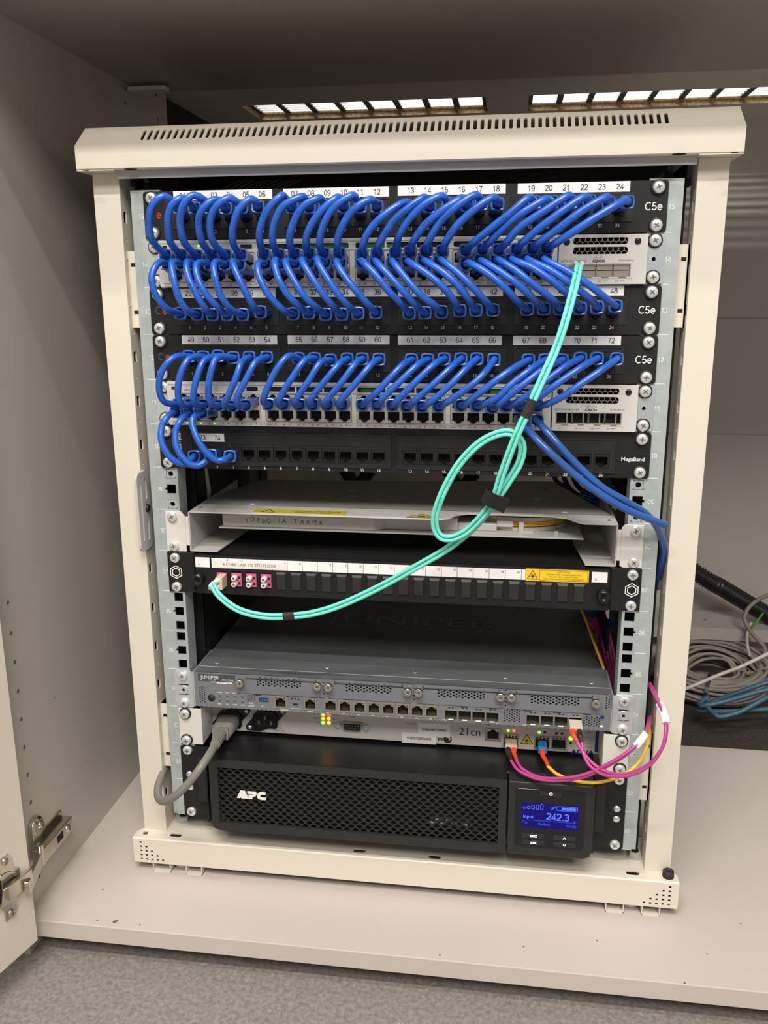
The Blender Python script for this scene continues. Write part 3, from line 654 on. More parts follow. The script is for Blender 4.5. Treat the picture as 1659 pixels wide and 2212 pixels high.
    g.box(-223, -217.5, F - .12, F, z0 + 1.6, z0 + 1.8, 'print_grey'); g.box(-223, -217.5, F - .12, F, z0 + 3.6, z0 + 3.8, 'print_grey'); g.box(-223.2, -223, F - .12, F, z0 + 1.6, z0 + 3.8, 'print_grey')
    g.box(112, 140, F - .1, F - .02, z0 + 35, z0 + 39.6, 'black_gloss'); g.text('Catalyst 9300', (126, F - .1, z0 + 37.3), 2.1, 'print_white')
    g.build('printed_marks', t)
    # network module at the right end
    g = G(); n0 = F - .6
    vr = [rrect(161, 209, z0 + 35.2, z0 + 41, 2.4), rrect(161, 209, z0 + 26.8, z0 + 33, 2.4)]
    g.plate(rrect(148.8, 226, z0 + .8, z0 + 43.6, 1.6), vr + [rect(152.5 + k * 14.9 + (.3 if k else 0), 152.5 + (k + 1) * 14.9 - .3, z0 + 8, z0 + 18) for k in range(4)], (0, n0, 0), (1, 0, 0), (0, 0, 1), 2, 'switch_face')
    g.box(149, 226, n0 + 8, n0 + 9, z0 + 1, z0 + 43, 'cavity'); g.box(224.8, 226, n0 + 1.5, 0, z0 + .8, z0 + 43.6, 'switch_face')
    nm = g.build('network_module', t)
    g = G()          # honeycomb behind the two slots
    for r_ in range(4):
        for q in range(11):
            x = 162 + q * 4.9 + (2.45 if r_ % 2 else 0); z = z0 + 27.2 + r_ * 4.2
            pts = [(x + 2.8 * math.sin(PI / 3 * i), z + 2.8 * math.cos(PI / 3 * i)) for i in range(6)]
            for i in range(6):
                p, q2 = pts[i], pts[(i + 1) % 6]
                if i < 3 or q == 0: g.obox(((p[0] + q2[0]) / 2, n0 + 2.9, (p[1] + q2[1]) / 2), V(q2[0] - p[0], 0, q2[1] - p[1]).normalized(), (0, 1, 0), V(q2[1] - p[1], 0, p[0] - q2[0]).normalized(), 1.45, 1.8, .28, 'cage_metal')
    g.build('honeycomb', nm)
    for x in (155.5, 217.3):
        g = G(); g.rev((x, n0, z0 + 37.6), (0, -1, 0), [(0, 2.9), (1, 2.7), (1.2, 1.4), (1.25, .01)], 'black_plastic', 16); g.obox((x, n0 - 1.2, z0 + 37.6), (.7, 0, .7), (-.7, 0, .7), (0, 1, 0), 1.8, .35, .15, 'cavity'); g.obox((x, n0 - 1.2, z0 + 37.6), (.7, 0, -.7), (.7, 0, .7), (0, 1, 0), 1.8, .35, .15, 'cavity')
        g.build('module_screw', nm)
    for k in range(4):
        g = G(); x0, x1 = 152.8 + k * 14.9, 152.2 + (k + 1) * 14.9
        g.plate(rect(x0 - .6, x1 + .6, z0 + 7.4, z0 + 18.6), [rect(x0 + .3, x1 - .3, z0 + 8.5, z0 + 17.6)], (0, n0 - .25, 0), (1, 0, 0), (0, 0, 1), 7, 'cage_metal')
        if u == 14: g.box(x0, x1, n0 + 1.2, n0 + 1.6, z0 + 8.2, z0 + 12.4, 'cage_metal'); g.box(x0, x1, n0 + 1.6, n0 + 2, z0 + 13, z0 + 17.8, 'cage_metal')
        else: g.box(x0 + 9.3, x0 + 10.4, n0 + .6, n0 + 3, z0 + 8.2, z0 + 17.4, 'cage_metal')
        g.box(x0 + 5, x1 - 3.4, n0 - .9, n0, z0 + 6.9, z0 + 7.7, 'cage_metal'); g.build('fibre_port', nm)
    g = G()
    g.text('NETWORK MODULE', (162, n0, z0 + 21), 1.9, 'print_grey', bold=.01, sx=.9); g.text('CISCO', (184.2, n0, z0 + 20.9), 2.1, 'print_black', bold=.05, sx=1.25); g.text('C9300-NM-4G', (208, n0, z0 + 21.2), 1.8, 'print_grey', sx=.85)
    for q, h in enumerate((.7, 1.4, 2.6, 1.4, .7, 1.4, 2.6, 1.4, .7)): g.box(179.4 + q * 1.2, 179.75 + q * 1.2, n0 - .1, n0, z0 + 23.2, z0 + 23.2 + h, 'print_grey')
    for k in range(4):
        x = 156.8 + k * 14.6; g.text('G%d' % (k + 1), (x, n0, z0 + 3.6), 1.9, 'print_grey'); g.box(x + 2.6, x + 7, n0 - .1, n0, z0 + 3.3, z0 + 3.8, 'print_grey')
    g.box(152, 214, n0 - .1, n0, z0 + 5.5, z0 + 5.7, 'print_grey'); g.box(213.8, 214, n0 - .1, n0, z0 + 2.6, z0 + 5.7, 'print_grey')
    g.build('printed_marks', nm)
    for s in (-1, 1):
        g = G(); xa, xb = sorted((s * 222, s * 241.5)); g.plate(rrect(xa, xb, z0 + 1, z0 + 43.5, 1.5), [circ(s * 232.5, z0 + 22.2, 1.8, 12)], (0, -1.8, 0), (1, 0, 0), (0, 0, 1), 1.8, 'zinc')
        g.box(*sorted((s * 221, s * 223)), -2, 40, z0 + 1, z0 + 43.5, 'zinc'); g.build('ear_bracket', t)
    put_screws(t, ear_spots(u), True, -2)
    return t
switch(14, 'upper grey network switch, every socket taken by a blue cable', [(0, .55, .98), (1, .1, .42)])
switch(11, 'lower grey network switch, its lower socket row mostly empty', [(1, .04, .28), (2, .72, .98)])

# ------------------------------------------------------------ fibre tray with splice cassette (unit 8)
z0 = uz(8)
t = thing('fibre_tray', (0, 0, z0), 'pale grey open splice tray with yellow warning stickers above the fibre panel', 'fibre tray')
g = G(); ft = z0 + 43.4
g.prism([(-216, 0), (46, 0), (54, 6), (60, 20), (72, 26), (150, 26), (168, 20), (178, 5), (184, 0), (216, 0), (216, 30), (163, 197), (-186, 165), (-216, 60)], (0, 0, ft), (1, 0, 0), (0, 1, 0), 1.5, 'light_grey_paint')
for px, py in ((545, 1089), (1220, 1107), (1160, 1079), (760, 1060)): p = atz(px, py, ft); g.rev(p, (0, 0, 1), [(0, 3), (.5, 2.4)], 'label_white', 10)
for px, py in ((433, 1096), (1316, 1124), (1178, 1056)): p = atz(px, py, ft); g.rev(p, (0, 0, 1), [(0, 2), (.3, 1.6)], 'print_black', 10)
g.build('lid', t, bevel=.4)
for s in (-1, 1):
    g = G(); g.prism([(0, z0 + 1), (0, ft - .5), (60, ft - .5), (165, ft - .5), (165, z0 + 1)], (s * 216.5 if s > 0 else -215, 0, 0), (0, 1, 0), (0, 0, 1), 1.5, 'light_grey_paint')
    pp = [(s * 216, 0), (s * 187, 0), (s * 181, 75), (s * 181, 165), (s * 216, 165)]
    g.prism(pp if s < 0 else pp, (0, 0, z0 + 1.8), (1, 0, 0), (0, 1, 0), 1.3, 'light_grey_paint'); g.build('side_channel', t)
    g = G(); xa, xb = sorted((s * 219.5, s * 240.5))
    g.prism([(xa, z0 + 2), (xa + 3 if s > 0 else xa, z0 + .5), (xb, z0 + .5), (xb, z0 + 41) if s > 0 else (xb, z0 + 6), (xb, z0 + 43.5) if s > 0 else (xb, z0 + 38), (xa + 3, z0 + 43.8) if s > 0 else (xb - 4, z0 + 43.5), (xa, z0 + 40) if s > 0 else (xa, z0 + 43.5)], (0, -1.8, 0), (1, 0, 0), (0, 0, 1), 1.8, 'white_paint')
    g.box(*sorted((s * 216, s * 220)), -1, 1.5, z0 + 7, z0 + 38, 'white_paint'); g.build('ear_bracket', t, bevel=.4)
g = G(); zt = z0 + 23.4; g.prism([(-190, 17), (186, 17), (182, 100), (182, 160), (-186, 160)], (0, 0, zt), (1, 0, 0), (0, 1, 0), 1.6, 'light_grey_paint'); g.build('shelf_plate', t, bevel=.4)
g = G(); g.prism([(-187, 20), (-26, 20), (-14, 28), (60, 30), (62, 150), (-187, 150)], (0, 0, zt + 13.5), (1, 0, 0), (0, 1, 0), 13.4, 'light_grey_paint')
g.box(60, 100, 33, 60, zt, zt + 8, 'light_grey_paint'); g.build('splice_cassette', t, bevel=1.2)
g = G()      # fibre loops held in the cassette
for k in range(4):
    g.tube([(123 + (46 - k * .8) * math.cos(a), 72 + (32 - k * .8) * math.sin(a), zt + 5 + k * 1.5) for a in [i * 2 * PI / 40 for i in range(41)]], .9, 'yellow_fibre', 6)
g.build('yellow_fibre_loops', t)
g = G(); 
for a0_, a1_, zz, r_ in ((200, 345, zt + 2, 48), (215, 350, zt + 11.5, 44)):
    pts = [(123 + r_ * math.cos(math.radians(a)), 72 + r_ * .7 * math.sin(math.radians(a)), zz) for a in range(a0_, a1_ + 1, 8)]
    for p, q in zip(pts, pts[1:]): p, q = V(*p), V(*q); g.obox((p + q) / 2, (q - p).normalized(), (0, 0, 1), (q - p).normalized().cross(V(0, 0, 1)), (q - p).length / 2 + .3, 1.8, 1.2, 'light_grey_paint')
g.box(100, 116, 34, 36, zt + 5, zt + 11, 'light_grey_paint'); g.box(122, 127, 33, 35, zt, zt + 11, 'light_grey_paint'); g.box(122, 137, 31, 36, zt, zt + 2, 'light_grey_paint'); g.rev((160, 28, zt), (0, 0, 1), [(0, 2.4), (4, 2.2)], 'zinc', 10)
g.build('cassette_clips', t)
g = G()
for (sx_, ch, dz) in ((0, 'Y', 0), (8, 'D', 1.2), (16, 'F', .4), (23, 'B', -.6), (30, 'Q', .2), (37, '/', .6), (44, 'S', .6), (51, 'A', .2), (67, 'T', .4), (76, 'A', 0), (84, 'A', .2), (93, 'M', 0), (102, 'K', -.4)):
    g.text(ch, (-160 + sx_ * .78, 19.8, zt + 7.6 + dz), 4.6, 'print_black', bold=-.012)
g.build('handwriting', t)
g = G(); a = atz(575, 1097, ft); b2 = atz(560, 1105, ft); c = atz(765, 1115, ft)
ly0, ly1 = 4, 19; lx0, lx1 = -150, -52
g.box(lx0, lx1, ly0, ly1, ft, ft + .25, 'label_olive')
g.text('CAUTION: ONLY PLACE', (-84, 13.6, ft + .25), 3.4, 'print_black', v=(0, 1, 0), bold=.01, sx=.95); g.text('JOINTS ON SHELF.', (-86, 8.2, ft + .25), 3.4, 'print_black', v=(0, 1, 0), bold=.01, sx=.95)
for p, q in (((-140, 6), (-134, 17)), ((-134, 17), (-126, 6)), ((-126, 6), (-140, 6))): g.obox(((p[0] + q[0]) / 2, (p[1] + q[1]) / 2, ft + .3), V(q[0] - p[0], q[1] - p[1], 0).normalized(), V(p[1] - q[1], q[0] - p[0], 0).normalized(), (0, 0, 1), 6.5, .5, .1, 'print_black')
g.build('warning_label', t)
g = G(); g.prism([(10, 2), (40, 2), (25, 17)], (0, 0, ft + .25), (1, 0, 0), (0, 1, 0), .25, 'label_olive'); g.obox((25, 7, ft + .35), (1, 0, 0), (0, 1, 0), (0, 0, 1), 3.5, 1.2, .1, 'print_black')
for p, q in (((10, 2), (25, 17)), ((25, 17), (40, 2)), ((40, 2), (10, 2))): g.obox(((p[0] + q[0]) / 2, (p[1] + q[1]) / 2, ft + .3), V(q[0] - p[0], q[1] - p[1], 0).normalized(), V(p[1] - q[1], q[0] - p[0], 0).normalized(), (0, 0, 1), V(q[0] - p[0], q[1] - p[1], 0).length / 2, .4, .12, 'print_black')
g.build('warning_label', t)
put_screws(t, [(s * EARX, z0 + h) for s in (-1, 1) for h in (6.35, 38.1)], False, -2)

# ------------------------------------------------------------ fibre patch panel (unit 7)
z0 = uz(7)
t = thing('fibre_patch_unit', (0, 0, z0), 'black fibre drawer with a white numbered strip, pink sockets and a yellow laser warning', 'fibre panel')
FX = [-182.0 + 15.83 * k for k in range(24)]; F = -4
g = G(); g.plate(rect(-210, 211, z0 + .8, z0 + 42.8), [rect(x - 5.2, x + 5.2, z0 + 9, z0 + 26) for x in FX], (0, F, 0), (1, 0, 0), (0, 0, 1), 2, 'black_paint')
g.box(-210, 211, F + 1, 200, z0 + 41.8, z0 + 42.8, 'black_paint'); g.box(-210, 211, F + 1, 200, z0 + .8, z0 + 1.8, 'black_paint'); g.box(-210, -208.5, F + 1, 200, z0 + 1, z0 + 42.5, 'black_paint'); g.box(209.5, 211, F + 1, 200, z0 + 1, z0 + 42.5, 'black_paint')
g.box(-208, 209, 14, 15, z0 + 2, z0 + 41, 'cavity'); g.build('housing', t)
for s in (-1, 1):
    g = G(); xa, xb = sorted((s * 212.5, s * 241.3)); g.box(xa, xb, -2, 0, z0 + .5, z0 + 44, 'black_paint'); g.box(*sorted((s * 211.5, s * 213)), -1, 30, z0 + .5, z0 + 44, 'black_paint'); e = g.build('ear_bracket', t, bevel=.6)
    g = G()
    for R in (7.4, 5.0): g.plate([(s * EARX + R * math.sin(PI / 3 * i), z0 + 22.2 + R * math.cos(PI / 3 * i)) for i in range(6)], [[(s * EARX + (R - 1) * math.sin(PI / 3 * i), z0 + 22.2 + (R - 1) * math.cos(PI / 3 * i)) for i in range(6)]], (0, -2.1, 0), (1, 0, 0), (0, 0, 1), .12, 'print_white')
    g.build('hexagon_mark', e)
    g = G(); x = s * 204.5 + (.8 if s > 0 else -2); g.rev((x, F, z0 + 17.5), (0, -1, 0), [(0, 6.6), (7, 6.6), (9, 5.6), (9.4, 3.2), (8.6, 2.8), (8.6, .01)], 'black_gloss', 22)
    g.obox((x, F - 9.4, z0 + 17.5), (.8, 0, .6), (-.6, 0, .8), (0, 1, 0), 2.6, .5, .3, 'cavity'); g.build('drawer_knob', t)
g = G(); g.box(-192.5, 129.5, F - .3, F, z0 + 29.4, z0 + 39.9, 'label_white')
for k in range(20):
    g.text(str(k + 1), (FX[k] + 5.2, F - .3, z0 + 37.0), 2.3, 'print_black', align='RIGHT'); g.box(FX[k] + 6.6, FX[k] + 7.0, F - .38, F - .3, z0 + 29.4, z0 + 39.9, 'print_black')
g.build('number_strip', t)
for xa, xb in ((-210, -194.6), (193.6, 208.6)):
    g = G(); g.box(xa, xb, F - .3, F, z0 + 29.6, z0 + 40.2, 'label_white'); g.text('P', (xa + 4, F - .3, z0 + 32.2), 2.4, 'print_black'); g.build('corner_label', t)
g = G(); g.box(-190.8, -113, F - .55, F - .3, z0 + 30.4, z0 + 37.0, 'label_cream'); g.text('4 CORE LINK TO 8TH FLOOR', (-152, F - .55, z0 + 33.6), 3.1, 'print_grey', sx=.98, bold=.005); g.build('link_label', t)
g = G(); g.box(129.8, 190.8, F - .45, F, z0 + 28.6, z0 + 41.2, 'label_yellow')
for p, q in (((131.5, 30.6), (136.6, 39.4)), ((136.6, 39.4), (141.7, 30.6)), ((141.7, 30.6), (131.5, 30.6))):
    g.obox(((p[0] + q[0]) / 2, F - .5, z0 + (p[1] + q[1]) / 2), V(q[0] - p[0], 0, q[1] - p[1]).normalized(), V(p[1] - q[1], 0, q[0] - p[0]).normalized(), (0, 1, 0), 5.2, .3, .08, 'print_black')
for k in range(6): a = k * PI / 6; g.obox((136.6, F - .5, z0 + 33.6), (math.cos(a), 0, math.sin(a)), (-math.sin(a), 0, math.cos(a)), (0, 1, 0), 2.4, .13, .08, 'print_black')
g.rev((136.6, F - .5, z0 + 33.6), (0, -1, 0), [(0, .9), (.1, .9)], 'print_black', 10)
g.plate(rrect(143, 190, z0 + 29.4, z0 + 40.6, 1.5), [rrect(143.4, 189.6, z0 + 29.8, z0 + 40.2, 1.2)], (0, F - .5, 0), (1, 0, 0), (0, 0, 1), .1, 'print_black')
for tx, zz, sz in (('CAUTION', 38.6, 1.6), ('HAZARD LEVEL 1M LASER RADIATION', 36.0, 1.35), ('DO NOT VIEW DIRECTLY WITH', 33.7, 1.35), ('NON-ATTENUATING OPTICAL INSTRUMENTS', 31.4, 1.35)): g.text(tx, (166.5, F - .45, z0 + zz), sz, 'print_black', sx=1.0 if sz < 1.5 else 1.2)
g.build('laser_label', t)
for k, x in enumerate(FX):
    g = G()
    if k < 4:
        z = z0 + 17.2; g.box(x - 5.4, x + 5.4, F - 1.6, F + 4, z - 7, z + 7, 'pink_plastic', .4)
        if k:
            for dz in (-3.2, 3.2):
                g.rev((x - 1.3, F - 1.2, z + dz), (0, -1, 0), [(0, 2.9), (6, 2.9), (7, 2.3), (7, 1.5), (5.5, 1.4)], 'pale_plastic', 14); g.rev((x - 1.3, F - 7.2, z + dz), (0, -1, 0), [(0, 1.5), (.25, 1.5)], 'print_grey', 10)
                g.box(x + 1.8, x + 4.2, F - 1.75, F - 1.5, z + dz - 1.5, z + dz + 1.2, 'cavity')
        g.build('fibre_socket', t)
    else:
        z = z0 + 17.4; x0, x1 = x - 5.4, x + 5.4
        g.add([(x0, F, z - 9.5), (x1, F, z - 9.5), (x1, F, z + 9.8), (x0, F, z + 9.8), (x0 + 1, F - 1.5, z - 8.4), (x1 - 1, F - 1.5, z - 8.4), (x1 - 1, F - 1.5, z + 7.6), (x0 + 1, F - 1.5, z + 7.6)],
              [(4, 5, 6, 7), (0, 1, 5, 4), (1, 2, 6, 5), (2, 3, 7, 6), (3, 0, 4, 7)], 'dark_grey'); g.build('blank_insert', t)
put_screws(t, ear_spots(7), False, -2)

# ------------------------------------------------------------ grey firewall (unit 4)
z0 = uz(4); F = -4
t = thing('firewall', (0, 0, z0), 'slate grey network firewall with four blank cover plates below the empty units', 'firewall')
def Q(px, py, y=F): p = at(px, py, y); return p.x, p.z
def Rz(pts, y=F): return [Q(a, b2, y) for a, b2 in pts]
g = G(); body = [(-219.5, z0 + 3.2), (220, z0 + 3.2), (220, z0 + 44), (-219.5, z0 + 44)]
fx0, fx1 = -219.5, 220
def ZZ(x): return z0 + 3.2
scal = []; n = 92
for i in range(n):
    a = fx0 + (fx1 - fx0) * i / n; d = (fx1 - fx0) / n; scal += [(a + d * .1, z0 + 3.7), (a + d * .5, z0 + 4.7)]
outl = scal + [(fx1, z0 + 3.7), (fx1, z0 + 44), (fx0, z0 + 44)]
hx = []
def vent(cx, cz, nc, nr, px_=3.1, pz=3.3, r=1.3):
    for c in range(nc):
        for r_ in range(nr): hx.append(circ(cx + (c - (nc - 1) / 2) * px_, cz + (r_ - (nr - 1) / 2) * pz + (pz / 2 if c % 2 else 0) - pz / 4, r, 6))
for pxx in (602, 796, 996, 1199):
    q = Q(pxx, {602: 1475, 796: 1487, 996: 1499, 1199: 1513}[pxx]); vent(q[0], q[1], 16, 3)
q = Q(437, 1500); vent(q[0], q[1] , 3, 7, 2.4, 2.7, .95); q = Q(1307, 1518); vent(q[0] + 4, q[1] + 1.5, 3, 6, 2.6, 2.7, 1.0)
q = Q(543, 1508); vent(q[0], q[1], 5, 3, 1.9, 2.6, .85); q = Q(1106, 1546); vent(q[0], q[1], 7, 5, 2.5, 2.8, 1.0); q = Q(1278, 1559); vent(q[0], q[1], 7, 4, 2.5, 2.8, 1.0)
for pxx, pyy in ((699, 1483), (894, 1495), (1092, 1508)):
    q = Q(pxx, pyy)
    for d in range(5): hx.append(circ(q[0], q[1] + (d - 2) * 4.2, 1.0, 6))
pz0 = z0 + 8.2
def jack(px, py): q = Q(px, py); return q
J = [Q(606, 1509), Q(670, 1517)] + [Q(714 + i * 31.2, 1520 + i * 2.0) for i in range(8)]
J = [(x, z0 + 14.2) for x, z in J]
S1 = [Q(974 + i * 29.8, 1542 + i * 1.7)[0] for i in range(4)]; S2 = [Q(1151 + i * 30.4, 1554 + i * 1.8)[0] for i in range(4)]
zs = z0 + 11.5
for x, z in J: hx.append(rect(x - 6.4, x + 6.4, z - 6.2, z + 7.0))
for x in S1 + S2: hx.append(rect(x - 6.5, x + 6.5, zs - 4.4, zs + 6.0))
g.plate(outl, hx, (0, F, 0), (1, 0, 0), (0, 0, 1), 1.6, 'firewall_grey')
g.box(fx0, fx1, F + .8, 360, z0 + 43.2, z0 + 44, 'firewall_lid'); g.box(fx0, fx0 + 1, F + 1.6, 360, z0 + 3, z0 + 43.5, 'firewall_grey'); g.box(fx1 - 1, fx1, F + 1.6, 360, z0 + 3, z0 + 43.5, 'firewall_grey')
g.box(fx0, fx1, F + 1.6, 360, z0 + 3.6, z0 + 4.4, 'firewall_grey'); g.box(fx0 + 1, fx1 - 1, 12, 13, z0 + 4, z0 + 43, 'cavity')
for px, py in ((469, 1432), (707, 1442), (897, 1452), (1092, 1464), (1278, 1475)):
    p = atz(px, py, z0 + 44); g.rev(p, (0, 0, 1), [(0, 2.4), (.25, 2.2)], 'zinc', 12); g.rev(p + V(0, 0, .25), (0, 0, 1), [(0, 1.1), (.1, 1.1)], 'print_black', 8)
g.box(fx0, fx1, 12, 12.7, z0 + 44, z0 + 44.12, 'light_grey_paint')
g.build('chassis', t)
g = G(); lz = z0 + 44.02
g.text('JUNIPER', (-2, 176, lz), 30, 'firewall_grey', v=(0, 1, 0), sx=1.35, bold=-.01, depth=.5); g.text('NETWORKS', (38, 150, lz), 8, 'firewall_grey', v=(0, 1, 0), sx=1.5, depth=.5); g.build('embossed_lettering', t)
# four cover plates with their captive screws
for i, (x0p, x1p, y0p, y1p) in enumerate(((531, 682, 1455, 1466), (723, 870, 1461, 1474), (915, 1078, 1473, 1488), (1115, 1280, 1486, 1500))):
    (xa, _), (xb, _) = Q(x0p, y0p), Q(x1p, y1p); g = G(); zt_, zb_ = z0 + 40.8, z0 + 22.6
    g.box(xa, xb, F - .8, F, zt_ - .2, zt_ + .5, 'firewall_lid'); g.box(xa, xb, F - .25, F, zt_ - 1.4, zt_ - .3, 'print_black')
    g.box(xa - 13 if i == 0 else xa - 8, xb + 9, F - .15, F, zb_ - .4, zb_, 'print_black')
    for k in range(3): g.box(xa + 8 + k * 30, xa + 16 + k * 30, F - .2, F, zb_ - 1.6, zb_ - .3, 'print_black')
    g.box(xa - .4, xa + .4, F - .2, F, zt_ - 2, zt_ + 2, 'print_black'); g.box(xb - .4, xb + .4, F - .2, F, zt_ - 2, zt_ + 2, 'print_black')
    cp = g.build('cover_plate', t)
for (px, py) in ((516, 1478), (684, 1485), (708, 1487), (880, 1497), (903, 1498), (1081, 1508), (1105, 1509), (1288, 1522)):
    p = at(px, py, F - 8); g = G(); g.rev((p.x, F, p.z), (0, -1, 0), [(0, 3.2), (3, 3.2), (3.1, 4.5), (7.4, 4.5), (8, 3.9), (8, 1.5), (7.2, 1.2), (7.2, .01)], 'nickel', 18)
    for a in (0, PI / 2): g.obox((p.x, F - 8, p.z), (math.cos(a), 0, math.sin(a)), (-math.sin(a), 0, math.cos(a)), (0, 1, 0), 1.6, .35, .3, 'screw_recess')
    g.build('thumb_screw', t)
for k, (x, z) in enumerate(J):
    g = G(); g.plate(rect(x - 6.9, x + 6.9, z - 6.8, z + 7.6), [port_hole(x, z - .8, 10.8, 8, False)], (0, F - .6, 0), (1, 0, 0), (0, 0, 1), 2.4, 'cage_metal')
    g.box(x - 6, x + 6, F + 6, F + 7, z - 6, z + 7, 'cavity'); contacts(g, x, z - 1, F + 1.5, 'gold', False)
    g.box(x - 5.2, x - 3.4, F - .7, F - .6, z + 4.6, z + 5.6, 'green_board' if k else 'cavity'); g.box(x + 3.4, x + 5.2, F - .7, F - .6, z + 4.6, z + 5.6, 'green_board' if k else 'cavity'); g.build('network_port', t)
for x in S1 + S2:
    g = G(); g.plate(rect(x - 7, x + 7, zs - 5, zs + 6.6), [rect(x - 6.3, x + 6.3, zs - 4.2, zs + 5.6)], (0, F - .5, 0), (1, 0, 0), (0, 0, 1), 8, 'cage_metal')
    g.box(x - 6.4, x + 6.4, F + 7.5, F + 8, zs - 4.5, zs + 6, 'cavity'); g.box(x - 2.6, x + 2.6, F - 1.5, F - .4, zs - 4.9, zs - 3.9, 'label_white')
    for d in (-1.9, 1.9): triangle(g, x + d, zs + 8.6, 1.5, True, 'print_black', F - .1)
    g.build('fibre_port', t)
g = G(); x, z = Q(570, 1511); g.box(x - 6, x + 6, F - .5, F, z - 3, z + 2.8, 'cage_metal'); g.box(x - 5.3, x + 5.3, F - .6, F - .5, z - 2.4, z + 2.2, 'cavity'); g.box(x - 4.6, x + 4.6, F - .7, F - .6, z - 1.2, z + 1.4, 'usb_blue'); g.build('usb_port', t)
g = G(); x, z = Q(638, 1521); g.box(x - 3.4, x + 3.4, F - .4, F, z - 1.8, z + 1.6, 'cage_metal'); g.box(x - 2.8, x + 2.8, F - .5, F - .4, z - 1.2, z + 1, 'cavity')
for d in (-3.6, 0, 3.6): g.rev((x + d, F, z + 6), (0, -1, 0), [(0, 1), (.1, 1)], 'cavity', 8)
g.build('mini_usb_port', t)
g = G(); x, z = Q(457, 1507); g.rev((x, F, z), (0, -1, 0), [(0, 4.2), (.6, 4), (.4, 2.6), (1.2, 2.2), (1.2, .01)], 'dark_grey', 20); g.build('power_button', t)
g = G()
for r_, names in ((0, ('ALARM', 'STAT', 'mPIM1', 'mPIM2')), (1, ('PWR', 'HA', 'mPIM3', 'mPIM4'))):
    for c in range(4):
        x, z = Q(474.5 + c * 16.4, 1502.5 + c * .9 + r_ * 10.5); g.rev((x, F, z), (0, -1, 0), [(0, 1.5), (.3, 1.2)], 'teal_led_off', 10); x, z = Q(474.5 + c * 16.4, 1495.3 + c * .9 + r_ * 25); g.text(names[c], (x, F, z), 1.35, 'print_white', bold=.02)
g.build('indicator_lights', t)
g = G(); (xa, za), (xb, zb) = Q(427, 1453), Q(508, 1468); g.box(xa, xb, F - .3, F, z0 + 34.4, z0 + 42.6, 'firewall_badge')
g.text('JUNIPER', (xa + 13.5, F - .3, z0 + 39), 4.2, 'print_white', bold=-.005, sx=.95); g.text('NETWORKS', (xa + 16, F - .3, z0 + 35.8), 1.0, 'print_white'); g.text('SRX340', (xa + 33.6, F - .3, z0 + 36.6), 2.6, 'light_grey_paint', sx=1.15)
x, z = Q(484, 1474); g.text('mPIM', (x - 12, F, z), 1.6, 'print_white', bold=.03); g.box(x - 8.2, x + 8.6, F - .1, F, z - 1.6, z + 1.6, 'print_white'); g.text('0 1 2 1 0 1 2 1', (x + .3, F - .12, z), 1.7, 'print_black', bold=.03, sx=.85)
for tx, px, py in (('RESET', 543, 1519), ('CONFIG', 543, 1524.5), ('SS', 567, 1525), ('CONSOLE', 614, 1529), ('MGMT', 670, 1533), ('0/0', 708, 1535), ('0/1', 743, 1537), ('0/2', 774, 1539), ('0/3', 805, 1541), ('0/4', 836, 1542.5), ('0/5', 868, 1544.5), ('0/6', 900, 1546.5), ('0/7', 930, 1548), ('ACT', 1075, 1557), ('LINK', 960, 1550), ('LINK', 1134, 1561)):
    x, z = Q(px, py); g.text(tx, (x, F - .1, z if px < 600 else z0 + 5.9), 1.4, 'print_white', bold=.02)
for pa, pb in (((590, 1527), (604, 1528)), ((628, 1530), (648, 1532))): (xa, za), (xb, zb) = Q(*pa), Q(*pb); g.box(xa, xb, F - .1, F, za - .15, za + .15, 'print_white')
x, z = Q(1299, 1568); triangle(g, x, z, 2.2, True, 'print_white', F - .1); x, z = Q(1301, 1549); g.rev((x, F, z), (0, -1, 0), [(0, 2.2), (.1, 2.2)], 'print_blue', 12)
g.build('printed_marks', t)
for s in (-1, 1):
    g = G(); xa, xb = sorted((s * 221.5, s * 242.2)); g.plate(rrect(xa, xb, z0 + 1, z0 + 43, 2.5), [rect(s * EARX - 6, s * EARX + 6, z0 + 26.2, z0 + 28.2), rect(s * EARX - 6, s * EARX + 6, z0 + 15.4, z0 + 16.6)], (0, -2, 0), (1, 0, 0), (0, 0, 1), 2, 'zinc')
    g.rev((s * EARX, -2, z0 + 21.6), (0, -1, 0), [(0, 5.5), (1.4, 5), (1.4, 1.8), (.6, 1.6)], 'zinc', 16); g.rev((s * EARX, -2.8, z0 + 21.6), (0, -1, 0), [(0, 1.6), (.1, 1.6)], 'cavity', 10)
    g.box(*sorted((s * 220, s * 222)), -2, 60, z0 + 3, z0 + 43, 'zinc'); g.build('ear_bracket', t, bevel=.3)
put_screws(t, ear_spots(4), False, -2)

